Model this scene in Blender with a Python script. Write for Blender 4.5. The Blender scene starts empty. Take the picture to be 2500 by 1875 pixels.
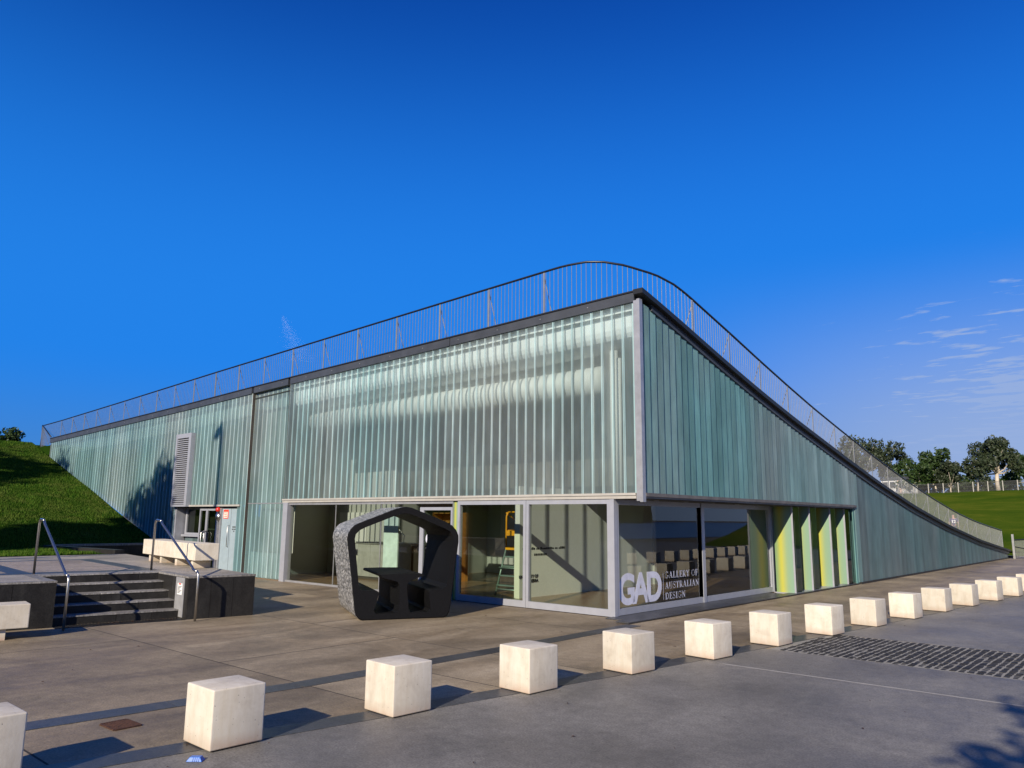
import bpy, bmesh, math, random
import numpy as np
from mathutils import Vector, Matrix
R = math.radians
random.seed(7); rng = np.random.default_rng(7)
sc = bpy.context.scene
COL = sc.collection

# ------------------------------------------------------------------ camera
cam_d = bpy.data.cameras.new('camera')
cam_d.sensor_fit = 'HORIZONTAL'; cam_d.sensor_width = 36.0
cam_d.lens = 36.0 * 1862.1 / 2500.0
cam_d.clip_start = 0.05; cam_d.clip_end = 6000
cam = bpy.data.objects.new('camera', cam_d); COL.objects.link(cam)
YAW, PITCH, ROLL = R(-41.577), R(10.022), R(0.556)
CAM = Vector((8.343, -12.357, 1.8))
Fv = Vector((math.sin(YAW)*math.cos(PITCH), math.cos(YAW)*math.cos(PITCH), math.sin(PITCH)))
R0 = Vector((math.cos(YAW), -math.sin(YAW), 0)); U0 = R0.cross(Fv)
Rv = R0*math.cos(ROLL) + U0*math.sin(ROLL); Uv = U0*math.cos(ROLL) - R0*math.sin(ROLL)
cam.matrix_world = Matrix(((Rv.x, Uv.x, -Fv.x, CAM.x), (Rv.y, Uv.y, -Fv.y, CAM.y), (Rv.z, Uv.z, -Fv.z, CAM.z), (0, 0, 0, 1)))
sc.camera = cam

# ------------------------------------------------------------------ sky, sun, exposure
SUN_EL, SUN_AZ = R(26.2), R(162.0)          # azimuth clockwise from +Y
SDIR = Vector((math.sin(SUN_AZ)*math.cos(SUN_EL), math.cos(SUN_AZ)*math.cos(SUN_EL), math.sin(SUN_EL)))
world = bpy.data.worlds.new('World'); sc.world = world; world.use_nodes = True
wn, wl = world.node_tree.nodes, world.node_tree.links
wn.clear()
def W(t, **k):
    n = wn.new(t)
    for a, b in k.items(): setattr(n, a, b)
    return n
w_out = W('ShaderNodeOutputWorld'); w_bg = W('ShaderNodeBackground'); w_bg.inputs[1].default_value = 0.091
sky = W('ShaderNodeTexSky', sky_type='NISHITA', sun_disc=False, sun_elevation=SUN_EL, sun_rotation=SUN_AZ,
        altitude=600, air_density=1.0, dust_density=0.2, ozone_density=2.2)
hs = W('ShaderNodeHueSaturation'); hs.inputs['Saturation'].default_value = 1.18; hs.inputs['Hue'].default_value = 0.5
hs.inputs['Value'].default_value = 0.95
tint = W('ShaderNodeMix', data_type='RGBA', blend_type='MULTIPLY'); tint.inputs['Factor'].default_value = 1.0; tint.inputs['B'].default_value = (0.92, 0.80, 1.18, 1)
wl.new(sky.outputs[0], tint.inputs['A']); wl.new(tint.outputs['Result'], hs.inputs['Color'])
# thin high cloud, thicker towards +X (right of the view) and low down
tc = W('ShaderNodeTexCoord'); sx = W('ShaderNodeSeparateXYZ'); wl.new(tc.outputs['Generated'], sx.inputs[0])
def wm(op, a, b=None, clamp=False):
    n = W('ShaderNodeMath', operation=op, use_clamp=clamp)
    for i, v in enumerate((a, b)):
        if v is None: continue
        if isinstance(v, (int, float)): n.inputs[i].default_value = v
        else: wl.new(v, n.inputs[i])
    return n.outputs[0]
zc = wm('ADD', wm('MAXIMUM', sx.outputs[2], 0.0), 0.06)
px = wm('DIVIDE', sx.outputs[0], zc); py = wm('DIVIDE', sx.outputs[1], zc)
cb = W('ShaderNodeCombineXYZ'); wl.new(px, cb.inputs[0]); wl.new(py, cb.inputs[1])
mp = W('ShaderNodeMapping'); mp.inputs['Rotation'].default_value = (0, 0, R(-38)); mp.inputs['Scale'].default_value = (1.0, 2.0, 1); wl.new(cb.outputs[0], mp.inputs[0])
n1 = W('ShaderNodeTexNoise'); n1.inputs['Scale'].default_value = 4.6; n1.inputs['Detail'].default_value = 6; n1.inputs['Roughness'].default_value = 0.6; n1.inputs['Distortion'].default_value = 0.25
wl.new(mp.outputs[0], n1.inputs['Vector'])
n2 = W('ShaderNodeTexNoise'); n2.inputs['Scale'].default_value = 0.8; n2.inputs['Detail'].default_value = 3
wl.new(cb.outputs[0], n2.inputs['Vector'])
# a field of altocumulus lies to the north-east and carries on out of frame
az = wm('ADD', wm('MULTIPLY', sx.outputs[0], 0.80), wm('MULTIPLY', sx.outputs[1], 0.60))
azm = W('ShaderNodeMapRange', interpolation_type='SMOOTHSTEP'); azm.inputs[1].default_value = 0.12; azm.inputs[2].default_value = 0.52; wl.new(az, azm.inputs[0])
elm = W('ShaderNodeMapRange', interpolation_type='SMOOTHSTEP'); elm.inputs[1].default_value = 0.40; elm.inputs[2].default_value = 0.13; wl.new(sx.outputs[2], elm.inputs[0])
cov = wm('MULTIPLY', azm.outputs[0], elm.outputs[0])
field = wm('ADD', wm('MULTIPLY', n1.outputs[0], .80), wm('MULTIPLY', n2.outputs[0], .35))
thr = wm('SUBTRACT', 0.80, wm('MULTIPLY', cov, 0.42))
dens = W('ShaderNodeMapRange', interpolation_type='SMOOTHSTEP'); wl.new(wm('SUBTRACT', field, thr), dens.inputs[0])
dens.inputs[1].default_value = 0.0; dens.inputs[2].default_value = 0.21; dens.inputs[4].default_value = 0.85
low = W('ShaderNodeMapRange', interpolation_type='SMOOTHSTEP'); low.inputs[1].default_value = 0.33; low.inputs[2].default_value = 0.06; low.inputs[4].default_value = 0.86; wl.new(sx.outputs[2], low.inputs[0])
azl = W('ShaderNodeMapRange', interpolation_type='SMOOTHSTEP'); azl.inputs[1].default_value = -.05; azl.inputs[2].default_value = 0.50; wl.new(az, azl.inputs[0])
lowm = wm('MULTIPLY', low.outputs[0], azl.outputs[0])
dall = wm('MAXIMUM', dens.outputs[0], lowm)
deep = W('ShaderNodeMix', data_type='RGBA', blend_type='MULTIPLY'); deep.inputs['Factor'].default_value = 1.0; deep.inputs['B'].default_value = (0.19, 1.06, 1.12, 1)
wl.new(hs.outputs[0], deep.inputs['A'])
gm = W('ShaderNodeGamma'); gm.inputs[1].default_value = 1.0; wl.new(deep.outputs['Result'], gm.inputs[0])
sc1 = W('ShaderNodeMix', data_type='RGBA', blend_type='MULTIPLY'); sc1.inputs['Factor'].default_value = 1.0; sc1.inputs['B'].default_value = (.45, .64, .92, 1); wl.new(gm.outputs[0], sc1.inputs['A'])
hz = W('ShaderNodeMapRange', interpolation_type='SMOOTHSTEP'); hz.inputs[1].default_value = .20; hz.inputs[2].default_value = .0; hz.inputs[4].default_value = .9; wl.new(sx.outputs[2], hz.inputs[0])
h2 = W('ShaderNodeMapRange', interpolation_type='SMOOTHSTEP'); h2.inputs[1].default_value = .66; h2.inputs[2].default_value = .24; h2.inputs[4].default_value = .9; wl.new(sx.outputs[2], h2.inputs[0])
h3 = W('ShaderNodeMix', data_type='RGBA'); wl.new(h2.outputs[0], h3.inputs['Factor']); wl.new(sc1.outputs['Result'], h3.inputs['A']); h3.inputs['B'].default_value = (.15, 1.95, 6.9, 1)
hm = W('ShaderNodeMix', data_type='RGBA'); wl.new(hz.outputs[0], hm.inputs['Factor']); wl.new(h3.outputs['Result'], hm.inputs['A']); hm.inputs['B'].default_value = (.62, 1.92, 4.6, 1)
cm = W('ShaderNodeMix', data_type='RGBA'); wl.new(dall, cm.inputs['Factor']); wl.new(hm.outputs['Result'], cm.inputs['A'])
cm.inputs['B'].default_value = (2.9, 3.85, 6.1, 1)
wl.new(cm.outputs['Result'], w_bg.inputs[0]); wl.new(w_bg.outputs[0], w_out.inputs[0])

sun_d = bpy.data.lights.new('sun', 'SUN'); sun_d.energy = 5.0; sun_d.angle = R(0.53); sun_d.color = (1.0, 0.89, 0.72)
sun = bpy.data.objects.new('sun', sun_d); COL.objects.link(sun)
sun.rotation_euler = (-SDIR).to_track_quat('-Z', 'Y').to_euler(); sun.location = SDIR*60
vs = sc.view_settings
vs.view_transform = 'Standard'; vs.look = 'None'; vs.gamma = 1.0; vs.use_curve_mapping = False; vs.exposure = 0.38
sc.cycles.use_denoising = True
sc.cycles.max_bounces = 10; sc.cycles.transparent_max_bounces = 24; sc.cycles.transmission_bounces = 8
sc.cycles.sample_clamp_indirect = 6.0
sc.cycles.caustics_reflective = False; sc.cycles.caustics_refractive = False

# ------------------------------------------------------------------ materials
class Mt:
    def __init__(s, name):
        s.m = bpy.data.materials.new(name); s.m.use_nodes = True
        s.n, s.l = s.m.node_tree.nodes, s.m.node_tree.links
        s.b = s.n['Principled BSDF']; s.out = s.n['Material Output']
    def N(s, t, **k):
        n = s.n.new(t)
        for a, b in k.items(): setattr(n, a, b)
        return n
    def set(s, **k):
        for a, b in k.items():
            s.b.inputs[a.replace('_', ' ')].default_value = b
        return s
    def coord(s, which='Object', scale=(1, 1, 1), rot=(0, 0, 0)):
        if which == 'World':
            g = s.N('ShaderNodeNewGeometry'); o = g.outputs['Position']
        else:
            o = s.N('ShaderNodeTexCoord').outputs[which]
        m = s.N('ShaderNodeMapping'); m.inputs['Scale'].default_value = scale; m.inputs['Rotation'].default_value = rot
        s.l.new(o, m.inputs[0]); return m.outputs[0]
    def noise(s, vec, scale, detail=4, rough=.55, dist=0):
        n = s.N('ShaderNodeTexNoise'); s.l.new(vec, n.inputs['Vector'])
        n.inputs['Scale'].default_value = scale; n.inputs['Detail'].default_value = detail
        n.inputs['Roughness'].default_value = rough; n.inputs['Distortion'].default_value = dist
        return n.outputs[0]
    def ramp(s, fac, stops, interp='LINEAR'):
        r = s.N('ShaderNodeValToRGB'); r.color_ramp.interpolation = interp
        e = r.color_ramp.elements
        while len(e) < len(stops): e.new(0.5)
        for el, (p, c) in zip(e, stops):
            el.position = p; el.color = (*c, 1) if len(c) == 3 else c
        s.l.new(fac, r.inputs[0]); return r.outputs[0]
    def mix(s, fac, a, b, blend='MIX'):
        x = s.N('ShaderNodeMix', data_type='RGBA', blend_type=blend)
        for v, k in ((fac, 'Factor'), (a, 'A'), (b, 'B')):
            if isinstance(v, (int, float)): x.inputs[k].default_value = v
            elif isinstance(v, tuple): x.inputs[k].default_value = (*v, 1) if len(v) == 3 else v
            else: s.l.new(v, x.inputs[k])
        return x.outputs['Result']
    def col(s, o): s.l.new(o, s.b.inputs['Base Color']); return s
    def rough(s, o): s.l.new(o, s.b.inputs['Roughness']); return s
    def bump(s, o, strength=.3, dist=.01):
        b = s.N('ShaderNodeBump'); b.inputs['Strength'].default_value = strength; b.inputs['Distance'].default_value = dist
        s.l.new(o, b.inputs['Height']); s.l.new(b.outputs[0], s.b.inputs['Normal']); return s

MAT = {}
def simple(name, c, rough=.5, metal=0., var=.12, vs_=6., bump=0., coat=0.):
    m = Mt(name); v = m.coord('World')
    n = m.noise(v, vs_, 5)
    m.col(m.ramp(n, [(.3, tuple(x*(1-var) for x in c)), (.7, tuple(min(1, x*(1+var)) for x in c))]))
    m.set(Roughness=rough, Metallic=metal)
    if coat: m.b.inputs['Coat Weight'].default_value = coat
    if bump: m.bump(m.noise(v, vs_*8, 6, .65), bump, .004)
    MAT[name] = m.m; return m.m

def paving(name, cols, streak=(1.1, .28), grime=(.05, .043, .035), spot=.5, rough=(.42, .7)):
    m = Mt(name)
    v = m.coord('World', (streak[0], streak[1], 1)); v2 = m.coord('World')
    info = m.N('ShaderNodeObjectInfo')
    off = m.N('ShaderNodeVectorMath', operation='SCALE'); 
    cx = m.N('ShaderNodeCombineXYZ'); m.l.new(info.outputs['Random'], cx.inputs[0]); m.l.new(info.outputs['Random'], cx.inputs[1])
    m.l.new(cx.outputs[0], off.inputs[0]); off.inputs['Scale'].default_value = 37.
    ad = m.N('ShaderNodeVectorMath', operation='ADD'); m.l.new(v, ad.inputs[0]); m.l.new(off.outputs[0], ad.inputs[1])
    a = m.noise(ad.outputs[0], 1.5, 8, .66, .6)
    base = m.ramp(a, [(.28, cols[0]), (.46, cols[1]), (.58, cols[2]), (.75, cols[3])])
    b = m.noise(v2, 0.55, 5, .6, .8)
    base = m.mix(m.ramp(b, [(.42, (0, 0, 0)), (.72, (.55, .55, .55))]), base, grime)
    f = m.noise(v2, 55, 4, .7)
    base = m.mix(.85, base, m.ramp(f, [(.3, (.28,)*3), (.7, (.74,)*3)]), 'OVERLAY')
    f2 = m.noise(v2, 9, 6, .75, .3); base = m.mix(.6, base, m.ramp(f2, [(.3, (.34,)*3), (.7, (.66,)*3)]), 'OVERLAY')
    vo = m.N('ShaderNodeTexVoronoi'); m.l.new(v2, vo.inputs['Vector']); vo.inputs['Scale'].default_value = 7.
    sp = m.ramp(vo.outputs['Distance'], [(.0, (1, 1, 1)), (.035, (0, 0, 0))])
    base = m.mix(m.mix(spot, (0, 0, 0), sp), base, (.03, .03, .03))
    hsv = m.N('ShaderNodeHueSaturation'); m.l.new(base, hsv.inputs['Color'])
    mr = m.N('ShaderNodeMapRange'); m.l.new(info.outputs['Random'], mr.inputs[0]); mr.inputs[3].default_value = .86; mr.inputs[4].default_value = 1.12
    m.l.new(mr.outputs[0], hsv.inputs['Value'])
    m.col(hsv.outputs[0])
    m.rough(m.ramp(a, [(.3, (rough[0],)*3), (.7, (rough[1],)*3)]))
    m.bump(m.noise(v2, 90, 5, .7), .25, .004); m.b.inputs['Specular IOR Level'].default_value = .16
    MAT[name] = m.m; return m.m

paving('plaza_concrete', [(.15, .112, .07), (.255, .20, .132), (.31, .25, .17), (.38, .315, .225)], (.7, .22))
paving('forecourt_concrete', [(.115, .107, .095), (.165, .154, .137), (.198, .186, .165), (.25, .234, .21)], (.45, .3), grime=(.09, .083, .075), spot=.35)
paving('terrace_concrete', [(.26, .23, .19), (.33, .295, .25), (.38, .345, .295), (.43, .39, .335)], (.8, .8))
paving('aggregate', [(.20, .16, .13), (.28, .23, .19), (.34, .29, .24), (.42, .37, .31)], (9, 9), spot=.9)
paving('granite_band', [(.045, .046, .05), (.058, .059, .063), (.068, .069, .074), (.085, .085, .09)], (.6, .6), grime=(.045, .043, .04), rough=(.28, .45))
paving('granite_dark', [(.014, .0135, .013), (.020, .019, .0185), (.026, .025, .024), (.040, .038, .035)], (1.2, 2.2), grime=(.03, .028, .026), spot=.2, rough=(.3, .5))
paving('step_edge', [(.13, .125, .12), (.2, .19, .18), (.27, .26, .25), (.38, .36, .34)], (14, 14), spot=.6)
simple('joint_dirt', (.022, .02, .018), .9)
simple('joint_light', (.26, .25, .24), .8)
simple('cobble', (.032, .031, .030), .65, var=.55, vs_=9, bump=.6).node_tree.nodes['Principled BSDF'].inputs['Specular IOR Level'].default_value = .12
simple('cobble_mortar', (.25, .235, .20), .9, var=.25, vs_=20, bump=.4)
simple('soil', (.09, .075, .05), .95, var=.3, vs_=2)
simple('aluminium', (.40, .40, .41), .42, .5, var=.12)
simple('brown_metal', (.17, .15, .13), .5, .3, var=.25, vs_=3)  # darker and browner than the front lintel's cream metal
simple('cream_metal', (.42, .40, .36), .5, .1, var=.08)
simple('frame_white', (.37, .38, .42), .42, .25, var=.06)
simple('steel', (.46, .45, .43), .34, 1.0, var=.08)
simple('rail_dark', (.02, .022, .028), .35, .3, var=.1)
simple('fascia_metal', (.075, .08, .088), .42, .35, var=.18, vs_=2.5)
simple('coping_black_and_shade', (.016, .017, .019), .5, .2)
simple('soffit', (.05, .05, .05), .7)
simple('white_paint', (.78, .77, .74), .55, var=.04, vs_=1)
simple('bright_white', (.95, .95, .95), .6, var=.02, vs_=1)
simple('interior_grey', (.50, .50, .47), .6, var=.06, vs_=1)
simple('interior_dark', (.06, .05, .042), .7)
simple('interior_brown', (.10, .088, .07), .7)
simple('interior_teal', (.10, .22, .21), .7, var=.25, vs_=.7)
simple('pale_blue', (.55, .68, .70), .4)
simple('desk_grey', (.30, .30, .30), .4)
simple('timber_orange', (.55, .24, .06), .45, var=.25, vs_=4)
simple('door_grey', (.33, .41, .45), .38, .1, var=.06)
simple('ladder_yellow', (.85, .38, .02), .4)
simple('ladder_blue', (.25, .34, .36), .4, .4)
simple('red_lamp', (.6, .03, .015), .2, coat=.6)
simple('sign_red', (.72, .06, .035), .4)
simple('sign_white', (.8, .8, .78), .4)
simple('sign_pale', (.85, .62, .52), .4)
simple('text_white', (.60, .61, .70), .5)
simple('text_black', (.03, .03, .03), .6)
simple('plaque_metal', (.50, .50, .51), .35, .5)
simple('cyan_plastic', (.0, .12, .50), .4)
simple('grate_rust', (.065, .028, .016), .8, .2, var=.4, vs_=30)
MAT_pod = simple('pod_black', (.006, .006, .007), .6, var=.3, vs_=40, bump=.4); MAT_pod.node_tree.nodes['Principled BSDF'].inputs['Specular IOR Level'].default_value = .12
simple('bark', (.50, .43, .35), .8, var=.35, vs_=1.2)
simple('bark_dark', (.14, .11, .085), .85, var=.3)
simple('post_concrete', (.36, .34, .29), .7)
simple('skin', (.45, .26, .18), .55)
simple('shirt_purple', (.045, .03, .12), .7)
simple('trousers', (.03, .03, .045), .8)
simple('dark_roof', (.05, .055, .06), .6)
simple('galvanised', (.34, .34, .33), .45, .6)
simple('fence_wire', (.12, .12, .11), .6, .4)

# bollard concrete: cream, pitted
m = Mt('bollard_concrete'); v = m.coord('Object'); info = m.N('ShaderNodeObjectInfo')
cxx = m.N('ShaderNodeCombineXYZ'); 
for i in range(3): m.l.new(info.outputs['Random'], cxx.inputs[i])
sc_ = m.N('ShaderNodeVectorMath', operation='SCALE'); m.l.new(cxx.outputs[0], sc_.inputs[0]); sc_.inputs['Scale'].default_value = 23
ad = m.N('ShaderNodeVectorMath', operation='ADD'); m.l.new(v, ad.inputs[0]); m.l.new(sc_.outputs[0], ad.inputs[1]); v = ad.outputs[0]
a = m.noise(v, 5, 7, .62, .5)
base = m.ramp(a, [(.25, (.50, .445, .36)), (.5, (.61, .555, .46)), (.75, (.68, .625, .53))])
vo = m.N('ShaderNodeTexVoronoi'); m.l.new(v, vo.inputs['Vector']); vo.inputs['Scale'].default_value = 26
msk = m.noise(v, 7, 3)
pit = m.ramp(vo.outputs['Distance'], [(.04, (1, 1, 1)), (.13, (0, 0, 0))])
pm = m.mix(1., pit, m.ramp(msk, [(.44, (0, 0, 0)), (.54, (1, 1, 1))]), 'MULTIPLY')
st = m.noise(m.coord('Object', (1, 1, .12)), 16, 4, .7); base = m.mix(.45, base, m.ramp(st, [(.3, (.40, .38, .35)), (.65, (.58, .57, .56))]), 'OVERLAY')
hv = m.N('ShaderNodeHueSaturation'); m.l.new(base, hv.inputs['Color']); mr = m.N('ShaderNodeMapRange'); m.l.new(info.outputs['Random'], mr.inputs[0]); mr.inputs[3].default_value = .86; mr.inputs[4].default_value = 1.08; m.l.new(mr.outputs[0], hv.inputs['Value']); base = hv.outputs[0]
base = m.mix(pm, base, (.12, .10, .085))
g = m.N('ShaderNodeTexCoord'); sz = m.N('ShaderNodeSeparateXYZ'); m.l.new(g.outputs['Object'], sz.inputs[0])
dirt = m.N('ShaderNodeMapRange'); m.l.new(sz.outputs[2], dirt.inputs[0]); dirt.inputs[1].default_value = .11; dirt.inputs[2].default_value = .0
dm = m.mix(1., dirt.outputs[0], m.ramp(a, [(.35, (.15,)*3), (.65, (.8,)*3)]), 'MULTIPLY')
base = m.mix(dm, base, (.42, .27, .18))
m.col(base); m.set(Roughness=.8)
bmix = m.mix(.5, m.noise(v, 60, 5, .7), m.mix(1., (1, 1, 1), pm, 'SUBTRACT'))
m.bump(bmix, .35, .006); MAT['bollard'] = m.m

# speckled terrazzo skin of the pod
m = Mt('pod_speckle'); v = m.coord('Object')
vo = m.N('ShaderNodeTexVoronoi', feature='F1'); m.l.new(v, vo.inputs['Vector']); vo.inputs['Scale'].default_value = 34; vo.inputs['Randomness'].default_value = 1
sep = m.N('ShaderNodeSeparateColor'); m.l.new(vo.outputs['Color'], sep.inputs[0])
m.col(m.ramp(sep.outputs[0], [(.0, (.02, .02, .022)), (.20, (.09, .09, .09)), (.34, (.18, .18, .18)), (.58, (.31, .31, .30)), (.84, (.58, .57, .55))], 'CONSTANT'))
m.set(Roughness=.45); m.bump(m.noise(v, 40, 4), .2, .004); MAT['pod_speckle'] = m.m

# channel glass: obscured, greenish, lets blurred light through
def channel_glass(name, tint, diff, refr=.25, trans=.35, tl=.14, rough=.55, gloss_rough=.22, fior=1.42):
    m = Mt(name); m.n.remove(m.b)
    v = m.coord('World', (1, 1, .35)); n = m.noise(v, 3.0, 5, .6)
    dc = m.ramp(n, [(.3, tuple(x*.8 for x in diff)), (.7, tuple(min(1, x*1.15) for x in diff))])
    st = m.noise(m.coord('World', (1, 1, .05)), 22, 4, .7)
    dc = m.mix(.55, dc, m.ramp(st, [(.3, (.36, .38, .38)), (.7, (.62, .61, .60))]), 'OVERLAY')
    big = m.noise(m.coord('World', (1, 1, .4)), .35, 3)
    info = m.N('ShaderNodeObjectInfo'); mr = m.N('ShaderNodeMapRange'); m.l.new(info.outputs['Random'], mr.inputs[0]); mr.inputs[3].default_value = .76; mr.inputs[4].default_value = 1.18
    sm = m.N('ShaderNodeMapRange'); m.l.new(big, sm.inputs[0]); sm.inputs[1].default_value = .35; sm.inputs[2].default_value = .65; sm.inputs[3].default_value = .5; sm.inputs[4].default_value = 1.08
    hv = m.N('ShaderNodeHueSaturation'); m.l.new(dc, hv.inputs['Color']); m.l.new(mr.outputs[0], hv.inputs['Value']); m.l.new(sm.outputs[0], hv.inputs['Saturation']); dc = hv.outputs[0]
    D = m.N('ShaderNodeBsdfDiffuse'); m.l.new(dc, D.inputs[0])
    TL = m.N('ShaderNodeBsdfTranslucent'); m.l.new(dc, TL.inputs[0])
    T = m.N('ShaderNodeBsdfTransparent'); T.inputs[0].default_value = (*tint, 1)
    RF = m.N('ShaderNodeBsdfRefraction'); RF.inputs[0].default_value = (*tint, 1); RF.inputs['Roughness'].default_value = rough; RF.inputs['IOR'].default_value = 1.4
    G = m.N('ShaderNodeBsdfGlossy'); G.inputs['Roughness'].default_value = gloss_rough
    def mixs(f, a, b):
        x = m.N('ShaderNodeMixShader')
        if isinstance(f, float): x.inputs[0].default_value = f
        else: m.l.new(f, x.inputs[0])
        m.l.new(a.outputs[0], x.inputs[1]); m.l.new(b.outputs[0], x.inputs[2]); return x
    s = trans + refr; t1 = mixs(refr/s, T, RF)
    d = 1 - s; t2 = mixs(tl/d, D, TL)
    x = mixs(d, t1, t2)
    lw = m.N('ShaderNodeFresnel'); lw.inputs[0].default_value = fior
    bmp = m.N('ShaderNodeBump'); bmp.inputs['Strength'].default_value = .06; bmp.inputs['Distance'].default_value = .01
    m.l.new(m.noise(m.coord('World', (1, 1, .15)), 5, 3), bmp.inputs['Height']); m.l.new(bmp.outputs[0], G.inputs['Normal'])
    x = mixs(lw.outputs[0], x, G)
    m.l.new(x.outputs[0], m.out.inputs[0]); MAT[name] = m.m
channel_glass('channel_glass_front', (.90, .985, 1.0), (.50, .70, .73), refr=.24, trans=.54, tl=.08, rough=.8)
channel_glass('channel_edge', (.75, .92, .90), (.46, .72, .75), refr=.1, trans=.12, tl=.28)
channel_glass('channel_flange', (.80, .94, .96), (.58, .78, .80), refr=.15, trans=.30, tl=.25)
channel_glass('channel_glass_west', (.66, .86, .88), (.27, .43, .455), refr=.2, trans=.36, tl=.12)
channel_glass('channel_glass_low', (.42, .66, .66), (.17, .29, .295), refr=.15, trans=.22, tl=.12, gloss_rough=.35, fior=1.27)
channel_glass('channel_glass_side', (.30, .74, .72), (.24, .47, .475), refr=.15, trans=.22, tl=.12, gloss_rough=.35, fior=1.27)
channel_glass('frosted_green', (.62, .80, .64), (.50, .62, .48), refr=.2, trans=.2, tl=.3)

def clear_glass(name, tint, refl=1.0):
    m = Mt(name); m.n.remove(m.b)
    T = m.N('ShaderNodeBsdfTransparent'); T.inputs[0].default_value = (*tint, 1)
    G = m.N('ShaderNodeBsdfGlossy'); G.inputs['Roughness'].default_value = 0.0; G.inputs[0].default_value = (.95, .97, .95, 1)
    f = m.N('ShaderNodeFresnel'); f.inputs[0].default_value = 1.62
    x = m.N('ShaderNodeMixShader'); m.l.new(f.outputs[0], x.inputs[0]); m.l.new(T.outputs[0], x.inputs[1]); m.l.new(G.outputs[0], x.inputs[2])
    m.l.new(x.outputs[0], m.out.inputs[0]); MAT[name] = m.m
clear_glass('clear_glass', (.80, .86, .78))
clear_glass('dark_glass', (.34, .42, .33))

# yellow strip panel seen in the glazed boxes
m = Mt('yellow_panel'); v = m.N('ShaderNodeTexCoord'); sx_ = m.N('ShaderNodeSeparateXYZ'); m.l.new(v.outputs['Generated'], sx_.inputs[0])
m.col(m.ramp(sx_.outputs[0], [(.0, (.15, .25, .13)), (.16, (.25, .32, .11)), (.30, (.46, .43, .05)), (.42, (.40, .40, .10)), (.62, (.22, .34, .21)), (1., (.21, .33, .26))], 'B_SPLINE'))
m.set(Roughness=.35); MAT['yellow_panel'] = m.m

# floor inside
m = Mt('timber_floor'); v = m.coord('World', (1, .12, 1)); a = m.noise(v, 14, 5)
m.col(m.ramp(a, [(.3, (.17, .10, .055)), (.7, (.29, .18, .10))])); m.set(Roughness=.25); MAT['timber_floor'] = m.m

def grass_mat(name, c1, c2, c3, s=.6):
    m = Mt(name); v = m.coord('World')
    a = m.noise(v, s, 6, .65, .4); b = m.noise(v, 25, 4, .7)
    base = m.ramp(a, [(.3, c1), (.52, c2), (.75, c3)])
    base = m.mix(.6, base, m.ramp(b, [(.3, (.3,)*3), (.7, (.72,)*3)]), 'OVERLAY')
    m.col(base); m.set(Roughness=.85); m.b.inputs['Specular IOR Level'].default_value = .0; m.bump(m.noise(v, 40, 5, .7), .8, .03)
    MAT[name] = m.m
grass_mat('lawn', (.012, .034, .004), (.02, .05, .005), (.034, .066, .008))
grass_mat('lawn_far', (.030, .066, .006), (.058, .092, .008), (.115, .125, .014), .16)
m = Mt('grass_blade'); info = m.N('ShaderNodeNewGeometry')
gc = m.ramp(info.outputs['Random Per Island'], [(0, (.015, .052, .004)), (.5, (.038, .096, .007)), (1, (.10, .15, .02))])
m.col(m.mix(m.ramp(m.noise(m.coord('World'), .7, 5, .65, .5), [(.48, (0, 0, 0)), (.72, (.7, .7, .7))]), gc, (.13, .14, .035))); m.set(Roughness=.6); m.b.inputs['Specular IOR Level'].default_value = .05
m.b.inputs['Transmission Weight'].default_value = 0
MAT['grass_blade'] = m.m
def leaf_mat(name, c1, c2, c3):
    m = Mt(name); g = m.N('ShaderNodeNewGeometry')
    c = m.ramp(g.outputs['Random Per Island'], [(0, c1), (.55, c2), (1, c3)])
    m.col(c); m.set(Roughness=.55)
    t = m.N('ShaderNodeBsdfTranslucent'); m.l.new(c, t.inputs[0]); x = m.N('ShaderNodeMixShader'); x.inputs[0].default_value = .25
    m.l.new(m.b.outputs[0], x.inputs[1]); m.l.new(t.outputs[0], x.inputs[2]); m.l.new(x.outputs[0], m.out.inputs[0])
    MAT[name] = m.m
leaf_mat('leaves_grey', (.022, .036, .014), (.038, .056, .022), (.075, .092, .045))
leaf_mat('leaves_green', (.018, .042, .009), (.032, .066, .012), (.06, .10, .022))
m = Mt('water'); m.set(Base_Color=(.03, .10, .26, 1), Roughness=.35); v = m.coord('World', (1, .4, 1)); m.bump(m.noise(v, .8, 4), .25, .2); MAT['water'] = m.m
grass_mat('forest', (.012, .022, .010), (.022, .038, .015), (.04, .06, .025), .05)
m = Mt('spray'); m.set(Base_Color=(.9, .92, .95, 1), Roughness=.6); MAT['spray'] = m.m

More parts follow.
